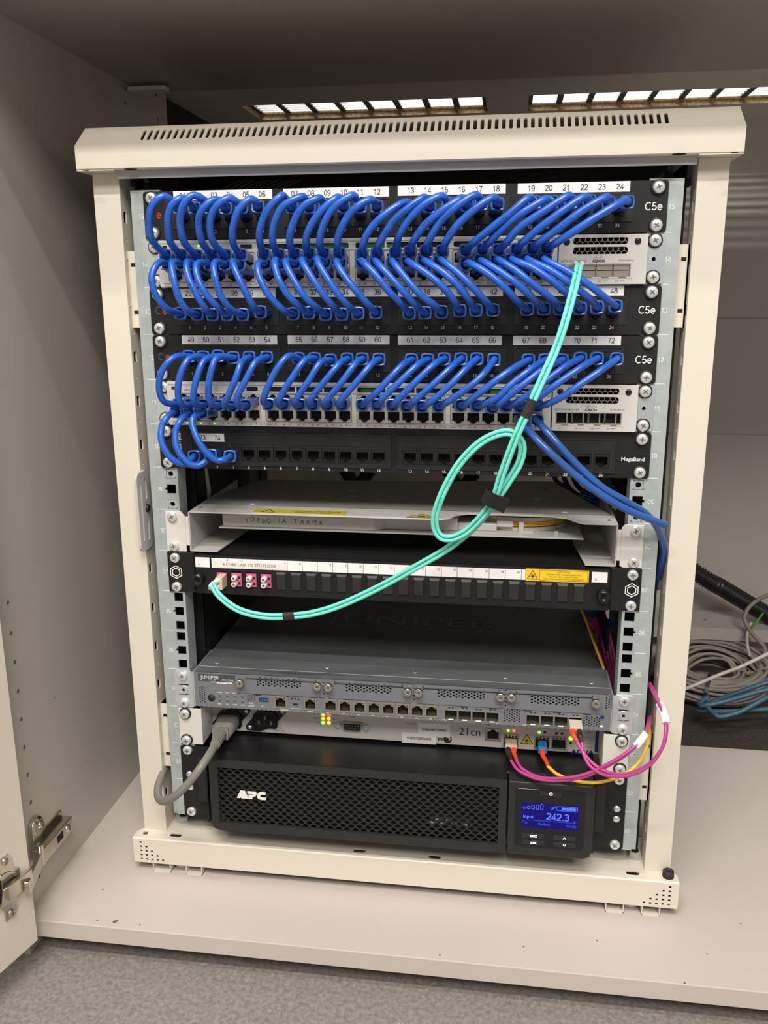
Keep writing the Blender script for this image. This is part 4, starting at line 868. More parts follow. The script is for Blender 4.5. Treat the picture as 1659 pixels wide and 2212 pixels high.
# ------------------------------------------------------------ telecom termination unit (unit 3), set back in the rack
z0 = uz(3); F = 33
t = thing('line_terminal', (0, F, z0), 'off-white carrier line terminal marked 21cn, set back below the grey firewall', 'line terminal')
g = G(); g.box(-218, 215, F + 1.5, 270, z0 + 2, z0 + 42.5, 'white_paint'); g.box(-218, 215, F, F + 1.5, z0 + 1.8, z0 + 42.6, 'telecom_face', .4); g.build('chassis', t)
for s in (-1, 1):
    g = G(); g.box(*sorted((s * 214.5, s * 240.5)), -1.8, 0, z0 + 1, z0 + 43.8, 'white_paint'); g.box(*sorted((s * 214.5, s * 216.4)), -1, F + 60, z0 + 1, z0 + 43.8, 'white_paint'); g.build('ear_bracket', t, bevel=.5)
def T(px, py): p = at(px, py, F); return p.x, p.z
def inlet(cx, cz):
    g = G(); k = [(-26, 6), (-19, 17), (15, 17), (26, -6) , (19, -17), (-15, -17)]
    k = [(-27, -9), (-22, -16), (-6, -16), (27, 9), (22, 16), (6, 16)]
    g.prism([(cx + a * .9, cz + b2) for a, b2 in [(-25, -14), (-8, -15), (9, -8), (27, 11), (25, 15), (8, 15.5), (-10, 9), (-26, -9)]], (0, F - 2, 0), (1, 0, 0), (0, 0, 1), 2, 'black_plastic')
    g.prism([(cx + a, cz + b2) for a, b2 in [(-12, -9), (12, -9), (14, -6), (14, 6), (9, 11), (-9, 11), (-14, 6), (-14, -6)]], (0, F - 4.5, 0), (1, 0, 0), (0, 0, 1), 3, 'black_gloss')
    g.prism([(cx + a * .82, cz + b2 * .78) for a, b2 in [(-12, -9), (12, -9), (14, -6), (14, 6), (9, 11), (-9, 11), (-14, 6), (-14, -6)]], (0, F - 4.7, 0), (1, 0, 0), (0, 0, 1), .2, 'cavity')
    for dx, dz in ((-7, -2), (0, 4), (7, -2)): g.box(cx + dx - 1, cx + dx + 1, F - 5.6, F - 4, cz + dz - 2.4, cz + dz + 2.4, 'screw_recess')
    o = g.build('power_inlet', t, bevel=.4)
    small_screw('screw', (cx - 19, F - 2, cz - 10.5), (0, -1, 0), 2.6, o, 'zinc'); small_screw('screw', (cx + 19.5, F - 2, cz + 11), (0, -1, 0), 2.6, o, 'zinc')
INL = T(498, 1552); inlet(*INL); inlet(*T(575, 1553))
x, z = T(697, 1542)
for r_ in range(3):
    for c in range(2):
        lx, lz_ = T(698 + c * 12.5, 1543 + r_ * 9.0); g = G(); mt = (('led_green', 'led_red'), ('led_amber', 'led_amber'), ('led_green', 'led_yellow'))[r_][c]
        g.rev((lx, F, lz_), (0, -1, 0), [(0, 1.95), (.6, 1.85), (1.0, 1.1), (1.1, .01)], mt, 14); g.build('status_light', t)
g = G(); x, z = T(762, 1567); g.prism([(x - 11.5, z + 5), (x + 11.5, z + 5), (x + 9.5, z - 5), (x - 9.5, z - 5)][::-1], (0, F - 4, 0), (1, 0, 0), (0, 0, 1), 4, 'cage_metal'); g.prism([(x - 10, z + 3.9), (x + 10, z + 3.9), (x + 8.4, z - 3.9), (x - 8.4, z - 3.9)][::-1], (0, F - 4.2, 0), (1, 0, 0), (0, 0, 1), .3, 'module_black')
for r_, n_ in ((1.6, 5), (-1.6, 4)):
    for k in range(n_): g.rev((x + (k - (n_ - 1) / 2) * 3.4, F - 4.3, z + r_), (0, -1, 0), [(0, .7), (.1, .7)], 'nickel', 8)
for dx in (-16, 16): g.rev((x + dx, F, z + (0.5 if dx < 0 else -.5)), (0, -1, 0), [(0, 3.6), (4, 3.6), (4, 1.6), (3, 1.4)], 'zinc', 6, False)
g.build('serial_port', t, bevel=.2)
g = G(); x, z = T(1065, 1586); g.plate(rect(x - 8.5, x + 8.5, z - 7.4, z + 7), [port_hole(x, z - .6, 12, 8.4, False)], (0, F - 1.4, 0), (1, 0, 0), (0, 0, 1), 1.4, 'cage_metal'); g.box(x - 7, x + 7, F - .4, F - .1, z - 6, z + 6, 'cavity'); g.box(x - 6, x - 3, F - 1.5, F - 1.4, z + 4.6, z + 5.8, 'led_lime_soft' if 0 else 'pale_plastic'); g.box(x + 3, x + 6, F - 1.5, F - 1.4, z + 4.6, z + 5.8, 'pale_plastic'); g.build('network_port', t)
SFPX = []
for px, py in ((1104, 1599), (1171, 1603), (1207, 1604)):
    x, z = T(px, py); SFPX.append((x, z)); g = G(); g.plate(rect(x - 8, x + 8, z - 6.6, z + 7.4), [rect(x - 6.9, x + 6.9, z - 5.6, z + 4.4)], (0, F - 2, 0), (1, 0, 0), (0, 0, 1), 2, 'cage_metal')
    g.box(x - 7, x + 7, F - .5, F - .1, z - 5.8, z + 5, 'cavity')
    for d in range(4): g.box(x - 6.4 + d * 3.6, x - 4.4 + d * 3.6, F - 2.2, F - 2, z + 5.2, z + 6.6, 'cavity')
    g.build('fibre_port', t)
for px, py, mt in ((1098, 1578, 'led_green'), (1110, 1578.5, 'led_red'), (1165, 1582, 'led_green'), (1177, 1582, 'dark_grey'), (1202, 1584, 'print_black'), (1214, 1584.5, 'print_black'), (1233, 1595, 'led_green'), (1233, 1605, 'dark_grey')):
    x, z = T(px, py); g = G(); r_ = 2.4 if px == 1233 and py < 1600 else 1.5; g.rev((x, F, z), (0, -1, 0), [(0, r_), (.5, r_ * .9), (.8, r_ * .4)], mt if mt != 'led_red' else 'led_red_small', 12); g.build('status_light', t)
g = G()
for tx, px, py, sz in (('PSU 1', 685, 1541, 2.1), ('PSU 2', 685, 1551, 2.1), ('Fan', 688, 1560, 2.1), ('Critical', 724, 1543, 2.0), ('Major', 723, 1553, 2.0), ('Minor', 723, 1562, 2.0), ('Serial', 761, 1547, 2.2), ('100 -', 606, 1572, 2.0), ('240V AC', 604, 1578, 2.2),
                       ('Rate', 1055, 1565, 1.9), ('LA', 1079, 1567, 1.9), ('Rate', 1097, 1568, 1.9), ('LA', 1110, 1569, 1.9), ('Tx', 1164, 1573, 1.9), ('Rx Al', 1181, 1574, 1.9), ('Tx', 1200, 1576, 1.9), ('Rx Al', 1217, 1577, 1.9)):
    x, z = T(px, py); g.text(tx, (x, F, z), sz, 'print_blue' if sz > 1.9 else 'print_grey')
for px in (1198, 1214): x, z = T(px, 1616); triangle(g, x, z, 1.3, False, 'print_black', F - .1); g.text('Y' if px < 1200 else 'A', (x, F, z - 3), 2.0, 'print_grey')
x, z = T(1260, 1625); g.text('ADVA', (x - 1, F, z), 4.6, 'print_blue', bold=.05, sx=1.35); g.rev((x - 18.5, F, z + .4), (0, -1, 0), [(0, 2.0), (.1, 2.0)], 'print_red', 14); g.rev((x - 18.5, F - .1, z + .4), (0, -1, 0), [(0, 1.3), (.1, 1.3)], 'telecom_face', 14)
(xa, za), (xb, zb) = T(1287, 1580), T(1291, 1630); g.box(xa, xb, F - .15, F, z0 + 4, z0 + 36, 'print_blue')
for k in range(6): x, z = T(1272, 1581 + k * 6.5); g.text(('advaoptical', 'AG', '100 110/240', 'MAC', 'ADDRESS', '1000Base SX')[k], (x + 2, F, z), 1.3, 'print_grey')
g.build('printed_marks', t)
def sticker(name, px0, py0, px1, py1, txt, sz, m='label_white', tm='print_black', th=.3, **kw):
    (xa, za), (xb, zb) = T(px0, py0), T(px1, py1); g = G(); g.box(xa, xb, F - th, F - th + .25, min(za, zb), max(za, zb), m); g.text(txt, ((xa + xb) / 2, F - th, (za + zb) / 2), sz, tm, **kw); return g.build(name, t)
sticker('circuit_label', 903, 1561, 972, 1592, 'ONEA43778995', 3.0, bold=.015, sx=.93); sticker('site_label', 869, 1581, 942, 1608, 'SNEID20806405', 3.0, th=.7, bold=.015, sx=.95)
g = G(); x, z = T(890, 1563); g.text('Circuit No', (x - 1, F, z), 1.9, 'print_grey', bold=.02); x, z = T(952, 1597); g.text('BT', (x, F, z), 3.0, 'print_black', bold=.05, sx=1.3)
x, z = T(967, 1597); g.plate(circ(x, z, 4.6, 20), [circ(x + .6, z + .8, 2.6, 14)], (0, F - .1, 0), (1, 0, 0), (0, 0, 1), .1, 'print_black'); g.rev((x - .8, F, z - .8), (0, -1, 0), [(0, 2.6), (.12, 2.6)], 'print_black', 14); g.build('carrier_mark', t)
g = G(); (xa, za), (xb, zb) = T(988, 1566), T(1042, 1594); g.box(xa, xb, F - .25, F, zb + 1, za - 1, 'telecom_face'); g.text('21cn', ((xa + xb) / 2, F - .25, (za + zb) / 2), 9.2, 'print_blue', sx=.95); g.build('network_label', t)
g = G(); x, z = T(1138, 1598); g.prism([(x - 6.6, z - 4.6), (x + 6.6, z - 4.6), (x, z + 6.2)], (0, F - .3, 0), (1, 0, 0), (0, 0, 1), .3, 'label_yellow')
for p, q in (((x - 6.6, z - 4.6), (x, z + 6.2)), ((x, z + 6.2), (x + 6.6, z - 4.6)), ((x + 6.6, z - 4.6), (x - 6.6, z - 4.6))): g.obox(((p[0] + q[0]) / 2, F - .35, (p[1] + q[1]) / 2), V(q[0] - p[0], 0, q[1] - p[1]).normalized(), V(p[1] - q[1], 0, q[0] - p[0]).normalized(), (0, 1, 0), 6.5, .35, .08, 'print_black')
for k in range(6): a = k * PI / 6; g.obox((x, F - .35, z - 1), (math.cos(a), 0, math.sin(a)), (-math.sin(a), 0, math.cos(a)), (0, 1, 0), 3, .14, .08, 'print_black')
g.rev((x, F - .35, z - 1), (0, -1, 0), [(0, 1.2), (.1, 1.2)], 'print_black', 10); g.build('laser_label', t)
put_screws(t, ear_spots(3), True, -2)

# ------------------------------------------------------------ black UPS (units 1 and 2)
F = -30.0
t = thing('ups', (0, 0, 0), 'black UPS with mesh front and lit blue display at the foot of the rack', 'UPS')
g = G(); g.box(-203, 206, F + 20, 365, 2, 87, 'ups_top'); g.build('case', t, bevel=1)
def W(px, py, y=F): p = at(px, py, y); return p.x, p.z
bx0, bx1, bz0, bz1 = -199, 206, 4.5, 88.5; mx0, mx1, mz0, mz1 = -189.5, 110, 14.5, 80.5
hs = []; r_ = 0; z = mz0 - 2.0
while z < mz1 + 3:
    x = mx0 - 1 + (0 if r_ % 2 == 0 else 4.55)
    while x < mx1 + 3: hs.append([(x - 3.95, z), (x - 1.0, z - 2.55), (x + 1.0, z - 2.55), (x + 3.95, z), (x + 1.0, z + 2.55), (x - 1.0, z + 2.55)]); x += 9.1
    z += 4.15; r_ += 1
g = G(); g.plate([(bx0 + 8, bz0), (118, bz0), (118, bz1), (bx0, bz1), (bx0, bz0 + 8), (bx0 + 2.4, bz0 + 2.4)], [rect(mx0, mx1, mz0, mz1)], (0, F, 0), (1, 0, 0), (0, 0, 1), 4, 'dark_grey')
g.box(bx0, bx0 + 2, F + 3, F + 22, bz0 + 8, bz1, 'black_plastic'); g.box(bx0 + 2, 118, F + 3, F + 22, bz1 - 2, bz1, 'ups_top'); g.box(bx0 + 8, 118, F + 3, F + 22, bz0, bz0 + 2, 'black_plastic')
g.box(mx0 - 6, mx1 + 6, F + 12, F + 13, mz0 - 1, mz1 + 1, 'cavity'); bz = g.build('bezel', t, bevel=.8)
g = G(); g.plate(rect(mx0 - 6, mx1 + 8, mz0 - 6, mz1 + 7), hs, (0, F + 1.6, 0), (1, 0, 0), (0, 0, 1), 2.0, 'dark_grey'); g.build('mesh_grille', bz)
g = G(); x, z = W(543, 1718)
def badge(pts, hole=None):
    f = lambda q: [(x + (X_ - 862) * .0475, z - (Y_ - 812 - (X_ - 862) * .026) * .0475) for X_, Y_ in q]
    g.plate(f(pts), [f(hole)] if hole else [], (0, F - .6, 0), (1, 0, 0), (0, 0, 1), 2, 'print_white')
badge([(520, 890), (602, 718), (708, 720), (795, 900), (640, 898), (612, 872), (596, 890)], [(655, 785), (626, 852), (694, 854)])
badge([(765, 726), (930, 730), (972, 745), (987, 780), (967, 816), (930, 840), (884, 842), (884, 902), (803, 902), (795, 803), (903, 805), (914, 790), (903, 777), (790, 772)])
badge([(1195, 742), (1195, 778), (1122, 776), (1085, 788), (1062, 825), (1082, 860), (1122, 870), (1207, 872), (1200, 908), (1110, 912), (1040, 897), (1004, 862), (991, 820), (1006, 775), (1045, 742), (1100, 733)])
g.build('maker_badge', bz)
g = G()
for cx, cz in ((72, 27), (83, 27), (94, 27), (105, 27), (77.5, 31.5), (88.5, 31.5)): g.box(cx - 30 - 3, cx - 30 + 3, F + 6, F + 6.4, cz + 2.0, cz + 4.6, 'light_grey_paint')
g.box(38, 82, F + 6.5, F + 7, 26, 40, 'dark_grey'); g.build('inner_connector', bz)
g = G(); g.prism([(119.6, bz0), (197, bz0), (203.6, bz0 + 2.4), (bx1, bz0 + 9), (bx1, bz1 - 3), (203, bz1), (119.6, bz1)], (0, F, 0), (1, 0, 0), (0, 0, 1), 22, 'dark_grey'); dm = g.build('display_bezel', t, bevel=1.6)
g = G(); g.prism(rrect(127, 197, 15.2, 82, 3.5), (0, F - 1.2, 0), (1, 0, 0), (0, 0, 1), 1.2, 'black_gloss'); dp = g.build('control_panel', t, bevel=.5)
Y0 = F - 1.2
(sx0, sz1), (sx1, sz0) = W(1127, 1731, Y0), W(1248, 1795, Y0); sz1 = W(1190, 1737, Y0)[1]; sz0 = W(1185, 1790, Y0)[1]
g = G(); g.box(sx0, sx1, Y0 - .15, Y0, sz0, sz1, 'screen_blue')
YS = Y0 - .2; sw, sh = sx1 - sx0, sz1 - sz0
def sp(u_, v_): return sx0 + sw * u_, sz0 + sh * v_
def ln(a, b2, wd=.35, m_='screen_line'): p, q = sp(*a), sp(*b2); d = V(q[0] - p[0], 0, q[1] - p[1]); g.obox(((p[0] + q[0]) / 2, YS, (p[1] + q[1]) / 2), d.normalized(), V(-d.z, 0, d.x).normalized(), (0, 1, 0), d.length / 2 + wd / 2, wd / 2, .06, m_)
for i, hh in enumerate((.09, .13, .17, .2, .24)):
    cx = .045 + i * .077; x0_, z0_ = sp(cx - .025, .74); x1_, z1_ = sp(cx + .03, .74 + hh); g.plate(rrect(x0_, x1_, z0_, z1_, 1.2), [rrect(x0_ + .5, x1_ - .5, z0_ + .5, z1_ - .5, .8)], (0, YS, 0), (1, 0, 0), (0, 0, 1), .1, 'screen_line')
x0_, z0_ = sp(.63, .75); x1_, z1_ = sp(.98, .94); o_ = [(x0_ - 1.8, (z0_ + z1_) / 2), (x0_, z0_), (x1_, z0_), (x1_, z1_), (x0_, z1_)]; i_ = [(x0_ - 1.1, (z0_ + z1_) / 2), (x0_ + .3, z0_ + .5), (x1_ - .5, z0_ + .5), (x1_ - .5, z1_ - .5), (x0_ + .3, z1_ - .5)]
g.plate(o_, [i_], (0, YS, 0), (1, 0, 0), (0, 0, 1), .1, 'screen_line'); x0_, z0_ = sp(.70, .79); x1_, z1_ = sp(.95, .90); g.box(x0_, x1_, YS - .1, YS, z0_, z1_, 'screen_line')
ln((.52, .77), (.59, .93), .4); ln((.50, .83), (.55, .87), .4); ln((.55, .80), (.59, .87), .4)
x, z = sp(.125, .45); g.text('Input', (x, YS, z), 3.6, 'screen_line', bold=.02); x, z = sp(.64, .50); g.text('242.3', (x, YS, z), 8.0, 'screen_line', bold=.02, sx=.98); x, z = sp(.93, .38); g.text('v', (x, YS, z), 3.0, 'screen_dim')
x, z = sp(.40, .17); g.text('Online', (x, YS, z), 3.0, 'screen_dim'); ln((.1, .30), (.97, .30), .25, 'screen_dim')
for i in range(8): a, b2 = i / 8, (i + 1) / 8; ln((.02 + a * .09, .2 + .07 * math.sin(2 * PI * a)), (.02 + b2 * .09, .2 + .07 * math.sin(2 * PI * b2)), .25, 'screen_dim')
for c in (.83, .93):
    x, z = sp(c, .12); g.plate([(x + 2.4 * math.cos(a), z + 2.2 * math.sin(a)) for a in [k * PI / 10 for k in range(11)]], [[(x + 1.9 * math.cos(a), z + .3 + 1.5 * math.sin(a)) for a in [k * PI / 10 for k in range(11)]]], (0, YS, 0), (1, 0, 0), (0, 0, 1), .1, 'screen_dim')
g.build('display_screen', t)
for px0, py0, px1, py1, tx in ((1166, 1709, 1214, 1720, 'P'), (1128, 1798, 1176, 1812, 'ESC'), (1128, 1813, 1176, 1826, 'OK'), (1195, 1804, 1243, 1817, '^'), (1195, 1819, 1243, 1831, 'v')):
    (xa, za), (xb, zb) = W(px0, py0, Y0), W(px1, py1, Y0); cz = (za + zb) / 2; g = G(); g.box(xa, xb, Y0 - .9, Y0, cz - 2.6, cz + 2.6, 'dark_grey', .4); x = (xa + xb) / 2; yb = Y0 - .95
    if tx == 'P': g.plate(circ(x, cz, 1.7, 16), [circ(x, cz, 1.1, 12)], (0, yb, 0), (1, 0, 0), (0, 0, 1), .1, 'key_light'); g.box(x - .28, x + .28, yb - .05, yb, cz + .2, cz + 2.1, 'key_light')
    elif tx in ('ESC', 'OK'): g.text(tx, (x, yb, cz), 2.4, 'key_light', bold=.05, sx=1.25)
    else:
        s = 1 if tx == '^' else -1
        for k in (-1, 1): g.obox((x + k * .75, yb, cz), V(k * .7, 0, -s * 1).normalized(), V(1, 0, k * s * .7).normalized(), (0, 1, 0), 1.1, .3, .06, 'key_light')
    g.build('button', t)
for s in (-1, 1):
    g = G(); xa, xb = sorted((s * 208, s * 241)); g.plate(rrect(xa, xb, 1.5, 87, 1.5), [rrect(s * EARX - 5, s * EARX + 5, zz - 3, zz + 3, 2.6) for zz in ((36, 48) if s > 0 else (36, 52))], (0, -1.6, 0), (1, 0, 0), (0, 0, 1), 1.6, 'black_paint')
    g.box(*sorted((s * 207.5, s * 209.5)), -14, 60, 2, 86, 'black_paint'); g.box(*sorted((s * 209, s * 219)), -12, -10, 26, 80, 'black_plastic')
    for zz in ((36, 48) if s > 0 else (36, 52)): g.rev((s * EARX, -1.2, zz), (0, -1, 0), [(0, 4), (1.2, 3.4), (1.6, .01)], 'zinc', 14)
    g.build('ear_bracket', t)
put_screws(t, [(-EARX, 6.35), (-EARX, 82.5), (EARX, 6.35), (EARX, 82.5)], False, -1.6)

# ============================================================ blue patch cables
def zp(ox, oz, sc, *pts): return [(ox + a / sc, oz + b2 / sc) for a, b2 in pts]
def r1(*p): return zp(300, 400, 5.184, *p)
def r2(*p): return zp(580, 400, 5.53, *p)
def r3(*p): return zp(840, 400, 5.53, *p)
def r4(*p): return zp(1100, 400, 5.53, *p)
def r5(*p): return zp(330, 720, 5.53, *p)
def r6(*p): return zp(560, 740, 5.53, *p)
def r7(*p): return zp(820, 740, 5.53, *p)
def r8(*p): return zp(1080, 740, 5.53, *p)
BY = -30.0
def plug(parent, port, end):
    port, end = V(*port), Vector(end); d = (end - port).normalized(); L = (end - port).length
    u = V(1, 0, 0) - d * d.x; u.normalize(); v = d.cross(u) * -1; v = v if v.z > 0 else -v
    K = [math.radians(x_) for x_ in (15, 45, 75, 105, 135, 165, 195, 225, 255, 285, 315, 345)]
    def ring(a, w, h): c = port + d * a; return [c + u * w * max(-1, min(1, 1.22 * math.cos(k))) + v * h * max(-1, min(1, 1.22 * math.sin(k))) for k in K]
    g = G(); g.loft([ring(-4, 5.6, 3.9), ring(1, 5.6, 3.9), ring(6, 5.7, 4.2), ring(L * .55, 5.2, 4.6), ring(L - 5, 4.9, 4.9)], 'blue_boot')
    g.obox(port + d * 5 - v * 5.4, d, u, v, 6, 1.8, .5, 'black_plastic')
    p = g.build('plug', parent, bevel=.5)
    g = G(); g.loft([ring(L - 6, 5.0, 5.0), ring(L - 3.5, 5.9, 5.7), ring(L, 6.1, 5.9)], 'blue_collar', cap=False); g.loft([ring(L, 6.1, 5.9), ring(L + .35, 5.5, 5.3), ring(L + .1, 4.7, 4.5)], 'blue_collar', cap=False); g.loft([ring(L + .1, 4.7, 4.5), ring(L - 2.5, 3.3, 3.3)], 'blue_boot', cap=False)
    g.build('strain_relief', p)
    return d
RP = random.Random(11)
def cord_print(g, c, R, ink, every=.35):
    """worn, unreadable factory print: short strokes of ink on the side of the jacket that faces the room"""
    if RP.random() < every: return
    L_ = 0.0; nxt = RP.uniform(14, 30); run = 0; ang = RP.uniform(-.5, .5)
    for p, q in zip(c, c[1:]):
        tt = (q - p).normalized(); sd = tt.cross(V(0, -1, 0)).normalized(); out = sd.cross(tt).normalized(); out = out if out.y < 0 else -out
        nn = (out * math.cos(ang) + sd * math.sin(ang)).normalized(); bb = nn.cross(tt); seg = (q - p).length; s = 0.0
        while L_ + s + 1.1 < L_ + seg:
            if L_ + s >= nxt:
                if run <= 0: run = RP.randint(5, 11)
                h_ = RP.uniform(.45, .8); c0 = p + tt * (s + .5) + nn * (R + .03)
                k = RP.random()
                g.obox(c0, tt, bb, nn, .16, h_, .03, ink)
                if k > .35: g.obox(c0 + bb * h_ * (1 if k > .7 else -1) + tt * .3, tt, bb, nn, .34, .13, .03, ink)
                run -= 1; nxt = L_ + s + (1.25 if run > 0 else RP.uniform(4, 16))
            s += .25
        L_ += seg
def patch_cable(label, group, pa, pb, path, depth=27.0, R=3.0, name='patch_cable', ys=None):
    """pa, pb: sockets (x, z); path: way of the cord as seen in the photo, from boot to boot"""
    n = len(path); E0_, E1_ = at(*path[0], BY), at(*path[-1], BY); pts = []
    for i, (px, py) in enumerate(path):
        if i == 0: pts.append(E0_); continue
        if i == n - 1: pts.append(E1_); continue
        s = i / (n - 1.0); y = BY - depth * (math.sin(PI * min(max(s, .18), .82)) ** .7) if ys is None else ys[i]
        pts.append(at(px, py, y))
    t = thing(name, (pa[0], 0, pa[1]), label, 'network cable', group)
    d0 = plug(t, (pa[0], 0, pa[1]), E0_); d1 = plug(t, (pb[0], 0, pb[1]), E1_)
    cp = [E0_ - d0 * 5] + [E0_ + d0 * .5] + pts[1:-1] + [E1_ + d1 * .5] + [E1_ - d1 * 5]
    sp_ = smooth(cp, 7); g = G(); g.tube(sp_, R, 'blue_pvc', 12); cord_print(g, sp_, R, 'cord_ink'); g.build('cord', t)
    return t
zA, zB2, zC = uz(15) + 21, uz(13) + 21, uz(12) + 21
SU14, SL14, SU11, SL11 = uz(14) + 25.4, uz(14) + 12.3, uz(11) + 25.4, uz(11) + 12.3
swA = r1((300, 785), (475, 785), (645, 790), (820, 785), (970, 785), (1140, 780)) + [(570, 550), (602, 551), (636, 549), (667, 548), (699, 548), (733, 548)] + \
      [(782, 549), (815, 548), (854, 546), (886, 544), (921, 543), (955, 543)] + [(1006, 541), (1042, 538), (1077, 540), (1116, 539), (1151, 537), (1181, 536)]
pnA = [(387, 449), (420, 449), (454, 449), (487, 449), (522, 447), (557, 446), (631, 448), (668, 447), (702, 447), (742, 446), (778, 446), (814, 446),
       (891, 447), (928, 446), (969, 441), (1010, 444), (1040, 440), (1075, 440), (1156, 437), (1193, 436), (1234, 436), (1273, 434), (1315, 437), (1356, 436)]
mdA = [r1((380, 190), (270, 125), (150, 230), (115, 420), (150, 620)), r1((560, 190), (460, 150), (350, 260), (325, 450), (355, 640)), r1((735, 170), (600, 115), (490, 240), (465, 430), (510, 640)),
       r1((920, 180), (820, 172), (700, 290), (670, 440), (710, 640)), r1((1110, 200), (1000, 145), (850, 260), (798, 440), (835, 640)), r1((1330, 200), (1240, 160), (1110, 290), (1050, 500), (1060, 660)),
       r2((200, 150), (140, 135)) + r1((1440, 280), (1355, 500), (1360, 660)), r2((440, 160), (370, 145), (170, 260), (60, 490), (55, 700)), r2((640, 180), (580, 160), (390, 280), (265, 550), (260, 720)),
       r2((860, 160), (790, 165), (600, 340), (470, 560), (450, 720)), r2((1050, 170), (985, 125), (770, 280), (640, 520), (612, 720)), r2((1270, 200), (1190, 178), (990, 320), (850, 560), (822, 730)),
       r2((1650, 205), (1500, 270), (1300, 430), (1170, 600), (1120, 760)), r3((450, 165), (390, 160), (200, 300), (40, 450)) + r2((1310, 720),), r3((690, 180), (610, 130), (400, 250), (220, 440), (110, 640)),
       r3((880, 160), (830, 175), (600, 330), (420, 490), (290, 680)), r3((1090, 170), (1020, 120), (780, 280), (590, 470), (460, 700)), r3((1300, 190), (1230, 150), (1000, 310), (800, 500), (670, 700)),
       r4((280, 170), (220, 155)) + r3((1480, 310), (1240, 500), (1020, 680)), r4((470, 180), (410, 175), (190, 310)) + r3((1430, 450), (1210, 670)), r4((740, 160), (690, 130), (430, 300), (130, 500)) + r3((1410, 680),),
       r4((950, 170), (880, 145), (620, 320), (350, 520), (160, 690)), r4((1190, 180), (1140, 150), (850, 320), (560, 540), (330, 700)), r4((1390, 180), (1250, 250), (960, 430), (700, 600), (530, 710))]
for i in range(24):
    patch_cable('blue patch cable plugged in under sticker %02d on the topmost panel' % (i + 1), 'patch cables from the topmost panel to the upper switch', (PX[i], zA), (SWX[i], SU14), [pnA[i]] + mdA[i] + [swA[i]], 30, 3.3)
# second row: lower sockets of the upper switch down to the panel below it
swB = r1((310, 880), (475, 880), (620, 880), (790, 880), (960, 885), (1120, 890)) + [(573, 569), (604, 570), (637, 568), (667, 567), (702, 567), (735, 567)] + \
      [(781, 565), (811, 564), (848, 566), (880, 564), (915, 563), (950, 562)] + [(1006, 570), (1037, 563), (1072, 561), (1105, 560), (1140, 559), (1177, 559)]
pnB = r1((460, 1435), (650, 1445), (820, 1450), (985, 1450), (1160, 1450), (1360, 1420)) + [(633, 678), (667, 676), (703, 679), (738, 679), (773, 677), (812, 675), (884, 677), (918, 676), (954, 674), (993, 671), (1028, 670), (1065, 670)] + \
      [(1139, 668), (1175, 667), (1210, 667), (1253, 666), (1290, 664), (1330, 661)]
mdB = [r1((220, 870), (145, 1020), (190, 1230), (320, 1390)), r1((375, 870), (390, 1040), (450, 1270), (560, 1420)), r1((535, 870), (560, 1040), (660, 1250), (760, 1400)), r1((650, 880), (660, 1040), (760, 1230), (900, 1380)),
       r1((850, 865), (850, 1000), (910, 1220), (1030, 1390)), r1((1050, 860), (1100, 1000), (1200, 1210), (1290, 1370)), r1((1335, 880), (1350, 1030), (1460, 1240), (1620, 1400)), r2((75, 900), (110, 1090), (220, 1300), (370, 1450)),
       r2((205, 920), (290, 1110), (430, 1330), (570, 1460)), r2((400, 900), (490, 1060), (650, 1300), (770, 1450)), r2((580, 885), (670, 1060), (830, 1300), (960, 1450)), r2((810, 920), (910, 1090), (1070, 1290), (1210, 1450)),
       r2((1120, 910), (1270, 1060), (1440, 1270), (1600, 1430)), r2((1290, 920), (1440, 1080), (1620, 1280)) + r3((320, 1430),), r3((50, 920), (210, 1120), (390, 1320), (550, 1440)), r3((260, 930), (460, 1060), (660, 1230), (790, 1400)),
       r3((450, 915), (660, 1050), (840, 1220), (970, 1390)), r3((650, 910), (840, 1060), (1020, 1240), (1160, 1390)), r3((980, 940), (1190, 1060), (1400, 1240)) + r4((90, 1380),), r3((1140, 920), (1370, 1060), (1570, 1210)) + r4((300, 1370),),
       r3((1340, 910), (1560, 1050)) + r4((300, 1200), (520, 1370)), r4((60, 900), (300, 1000), (570, 1190), (770, 1370)), r4((240, 900), (500, 1020), (760, 1200), (980, 1370)), r4((440, 900), (700, 1030), (950, 1190), (1180, 1370))]
for i in range(24):
    patch_cable('blue patch cable plugged in under sticker %02d on the panel below the upper switch' % (i + 25), 'patch cables from the upper switch to the panel below it', (PX[i], zB2), (SWX[i], SL14), [pnB[i]] + mdB[i][::-1] + [swB[i]], 30, 3.15)
